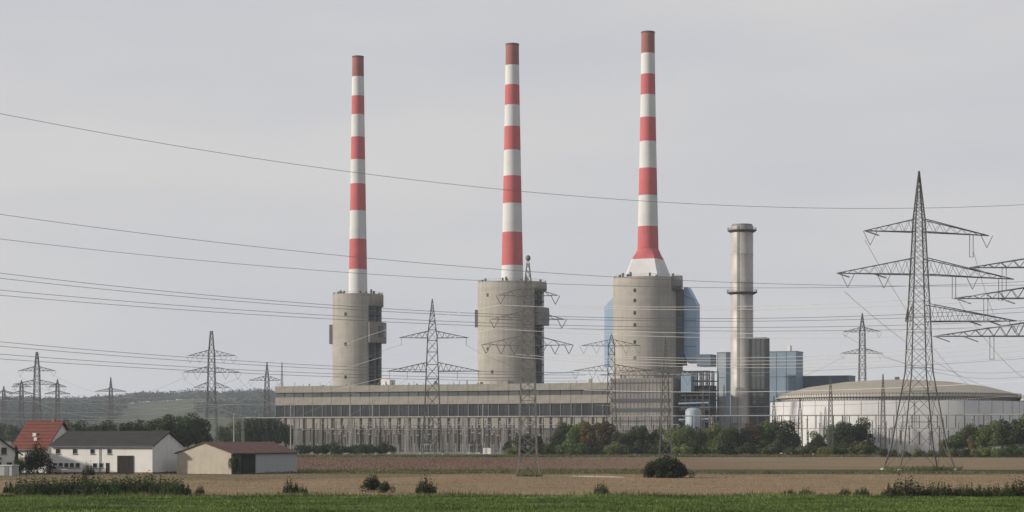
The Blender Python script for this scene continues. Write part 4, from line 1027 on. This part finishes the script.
# dark trees behind the farm
tl = [(px_, dd if px_ < 210 else dd + 130, hh * 1.0, (1 if kd == 0 else kd) if px_ < 210 or kd == 2 else 1 + 4 * (int(px_) % 2)) for px_, dd, hh, kd in ((75, 640, 11, 1), (84, 660, 12, 5), (96, 640, 11, 1), (108, 655, 12, 5), (120, 640, 11.5, 1), (132, 660, 12, 0), (144, 640, 12, 5), (156, 650, 13, 1), (168, 630, 13.5, 5), (178, 640, 14, 1), (188, 635, 14.2, 5), (198, 640, 13, 1), (246, 700, 14, 4), (256, 690, 15, 5), (266, 700, 15.5, 0), (277, 705, 15, 1), (286, 710, 12.5, 4), (222, 760, 12, 4), (236, 770, 13, 2))]
row('tree', tl, lambda k: (TREES[k], CN[k], 10.0), None, lambda i, nm, h: f'{nm} tree, {ordn(i)} from the left in the row behind the farm', 'tree', 'trees behind the farm')
wd = [(20 + i * 13 - 60, 1150 + vr.uniform(-60, 60), vr.uniform(11, 16), vr.choice([0, 1, 5])) for i in range(11)]
row('tree', wd, lambda k: (TREES[k], CN[k], 10.0), None, lambda i, nm, h: f'hazy {nm} tree, {ordn(i)} from the left far behind the red-roofed house', 'tree', 'distant trees behind the red-roofed house')
# farm garden
plant('conifer', SLIM[1], GD(16, 346), .6, label='slim dark conifer beside the white house', cat='tree')
plant('garden_bush', NEARB[0], GD(37.5, 350), 1.7, label='big dark bush between white house and red-roofed house', cat='bush', sz=2.75)
plant('garden_bush', NEARB[0], GD(28, 348), 1.1, label='smaller dark bush next to the white house corner', cat='bush', sz=2.2)
plant('garden_bush', NEARB[0], GD(21, 344), .9, label='low dark bush at the foot of the white house', cat='bush', sz=1.6)
plant('young_shrub', NEARB[1], GD(88.5, 340), .8, label='small yellowish shrub before the farm building doors', cat='shrub', sz=1.6)
# lone dark bush
plant('dark_bush', BIGB, GD(665, 320) - Vector((0, 0, .5)), 1.22, .6, 'large dark dome-shaped bush alone in the stubble field', 'bush', sz=1.12)
plant('low_bush', NEARB[0], GD(684, 319), .95, label='low dark bush nestled at the right foot of the dome-shaped bush', cat='bush')
# foreground hedge and bushes
hb = [(22 + i * 6.6 + vr.uniform(-3, 3), 229 + vr.uniform(-5, 5), vr.uniform(2.2, 3.1), 1 + i % 3) for i in range(25)]
row('hedge_shrub', hb, lambda k: (NEARB[k], 'grey-green', 2.0), None, lambda i, nm, h: f'grey-green shrub, {ordn(i)} from the left in the hedge below the farm', 'shrub', 'hedge shrubs below the farm')
for px_, d_, s_, kd, la in ((291, 245, .72, 1, 'feathery bush at the meadow edge below the shed'), (303, 243, .42, 1, 'small weedy bush right of the feathery bush'), (374, 246, .95, 0, 'round dark bush at the meadow edge below the hall pylon'), (386, 245, .62, 0, 'smaller dark bush touching the round dark one'),
                         (427, 244, .82, 2, 'spiky green bush right of the round dark bush'), (421, 243, .5, 3, 'low green bush at the left foot of the spiky bush'), (601, 240, .62, 1, 'small bush at the meadow edge before the tree belt'), (200, 243, .4, 1, 'tiny bush right of the farm hedge')):
    plant('field_bush', NEARB[kd], GD(px_, d_ - 12), s_, label=la, cat='bush', sz=s_ * (1.15 if kd == 0 else 1.75))
rb = [(a_, b_ - 8, c_ * 1.35, d_) for a_, b_, c_, d_ in [(790 + vr.uniform(-2, 2), 233, .8, 1), (806, 233, .9, 2), (845, 234, .8, 3), (862, 233, 1.0, 1), (890, 228, 1.1, 2), (905, 226, 2.3, 1), (920, 227, 1.2, 2), (938, 226, 1.7, 3), (950, 226, 1.4, 1), (966, 226, 1.6, 2), (981, 226, 1.3, 3), (994, 226, 1.5, 1), (1008, 225, 1.6, 2), (1020, 225, 1.9, 3), (1034, 225, 1.8, 1)]]
row('weed_bush', rb, lambda k: (NEARB[k], 'green', 2.0), None, lambda i, nm, h: f'weedy bush, {ordn(i)} from the left along the right meadow edge', 'bush', 'weedy bushes on the right meadow edge')
# orange-brown marker grass at the tall pylon foot: a dry weed patch
def blades(name, n, region, h, wd, m, label, seed, lean=.35, fade=None):
    rng = np.random.default_rng(seed); px = rng.uniform(region[0], region[1], n)
    # even density on the ground: sample d proportional to area
    d0, d1 = region[2], region[3]; d = np.sqrt(rng.uniform(d0 ** 2, d1 ** 2, n))
    x = (px - 512) * d / F; a = rng.uniform(0, math.pi, n); hh = h * rng.uniform(.5, 1.3, n) * (1 + .35 * np.sin(x * .35 + 3 * np.sin(d * .22)) + .25 * np.sin(x * 1.3 + d))
    hh = np.clip(hh, h * .25, None)
    if fade: hh = hh * (rng.random(n) < 1 - np.clip((px - fade[0]) / (fade[1] - fade[0]), 0, 1)) + .02
    c, s = np.cos(a) * wd, np.sin(a) * wd; lx, ly = rng.normal(0, lean, n) * hh, rng.normal(0, lean, n) * hh; z0 = np.full(n, .03)
    v = np.stack([np.stack([x - c, d - s, z0], 1), np.stack([x + c, d + s, z0], 1), np.stack([x + lx, d + ly, hh], 1)], 1).reshape(-1, 3)
    o = meshobj(name, quadmesh(name, v, m, 3)); return tag(o, label, None, None, 'stuff')
blades('meadow_grass', 150000, (-130, 1150, 168, 222), .20, .055, 'blade_green', 'lush green grass of the foreground meadow', 1)
blades('meadow_weeds', 6000, (-130, 1150, 217, 225), .45, .05, 'blade_olive', 'ragged tall weeds along the far meadow edge', 2, .25)
blades('stubble', 70000, (-130, 1150, 224, 352), .16, .035, 'blade_dry', 'dry cut straw stubble in the near field', 3)
blades('ditch_grass', 6000, (690, 1150, 356, 370), .28, .08, 'blade_olive', 'thin rough grass before the dark ditch', 9)
blades('track_grass', 26000, (-130, 690, 356, 402), .28, .08, 'blade_olive', 'rough grass along the field track', 4)
blades('verge_grass', 50000, (280, 1150, 655, 692), .55, .16, 'blade_olive', 'olive grass verge at the foot of the tree belt', 5)
blades('plough_clods', 50000, (-130, 700, 408, 640), .14, .12, 'clod', 'brown clods of the ploughed field', 6, fade=(460, 690))
blades('pylon_foot_weeds', 1500, (884, 962, 386, 402), .7, .08, 'blade_olive', 'tall weeds between the legs of the tallest pylon', 7)
blades('field_pylon_weeds', 900, (517, 542, 328, 338), .6, .07, 'blade_olive', 'tall weeds between the legs of the middle field pylon', 8)

# woods on the hills
rng = np.random.default_rng(12); pts = []; nr = []
cl = []
while len(cl) < 9500:
    px_ = rng.uniform(-60, 1080); d_ = math.sqrt(rng.uniform(2650 ** 2, 5000 ** 2))
    if px_ > 420 and rng.random() < .75: continue
    x = (px_ - 512) * d_ / F
    field = math.sin(x * .0105 + 1.9) + math.sin(d_ * .0052 + x * .003 + .6)
    if d_ < 3950 and 120 < px_ < 300 and field > -.3 or field > 1.2: continue
    cl.append((x, d_, hillz(x, d_)))
for x, y, z in cl:
    n = 26; h = rng.uniform(13, 27); dd = rng.normal(0, 1, (n, 3)); dd /= np.linalg.norm(dd, axis=1)[:, None]; dd[:, 2] = np.abs(dd[:, 2]) * .9 + .05
    pts.append(np.array([x, y, z + h * .35]) + dd * np.array([h * .36, h * .36, h * .6]) * rng.uniform(.6, 1.1, (n, 1))); nr.append(dd)
v = leafquads(np.concatenate(pts), np.concatenate(nr), 2.1, rng)
tag(meshobj('hill_wood', quadmesh('hill_wood', v, 'leaf_forest')), 'hazy dark woods covering the distant hills', None, None, 'stuff')

# ------------------------------------------------------------------ haze
hm = bpy.data.materials.new('haze'); hm.use_nodes = True; t = hm.node_tree; t.nodes.clear()
ho = t.nodes.new('ShaderNodeOutputMaterial'); pv = t.nodes.new('ShaderNodeVolumePrincipled')
pv.inputs['Color'].default_value = (.78, .87, 1, 1); pv.inputs['Density'].default_value = .000065; pv.inputs['Anisotropy'].default_value = .1
t.links.new(pv.outputs[0], ho.inputs['Volume']); MATS['haze'] = hm
tag(MB().box((-6200, -800, -3), (6200, 9200, 206)).build('haze', 'haze'), 'thin pale summer haze over the whole plain', None, None, 'stuff')
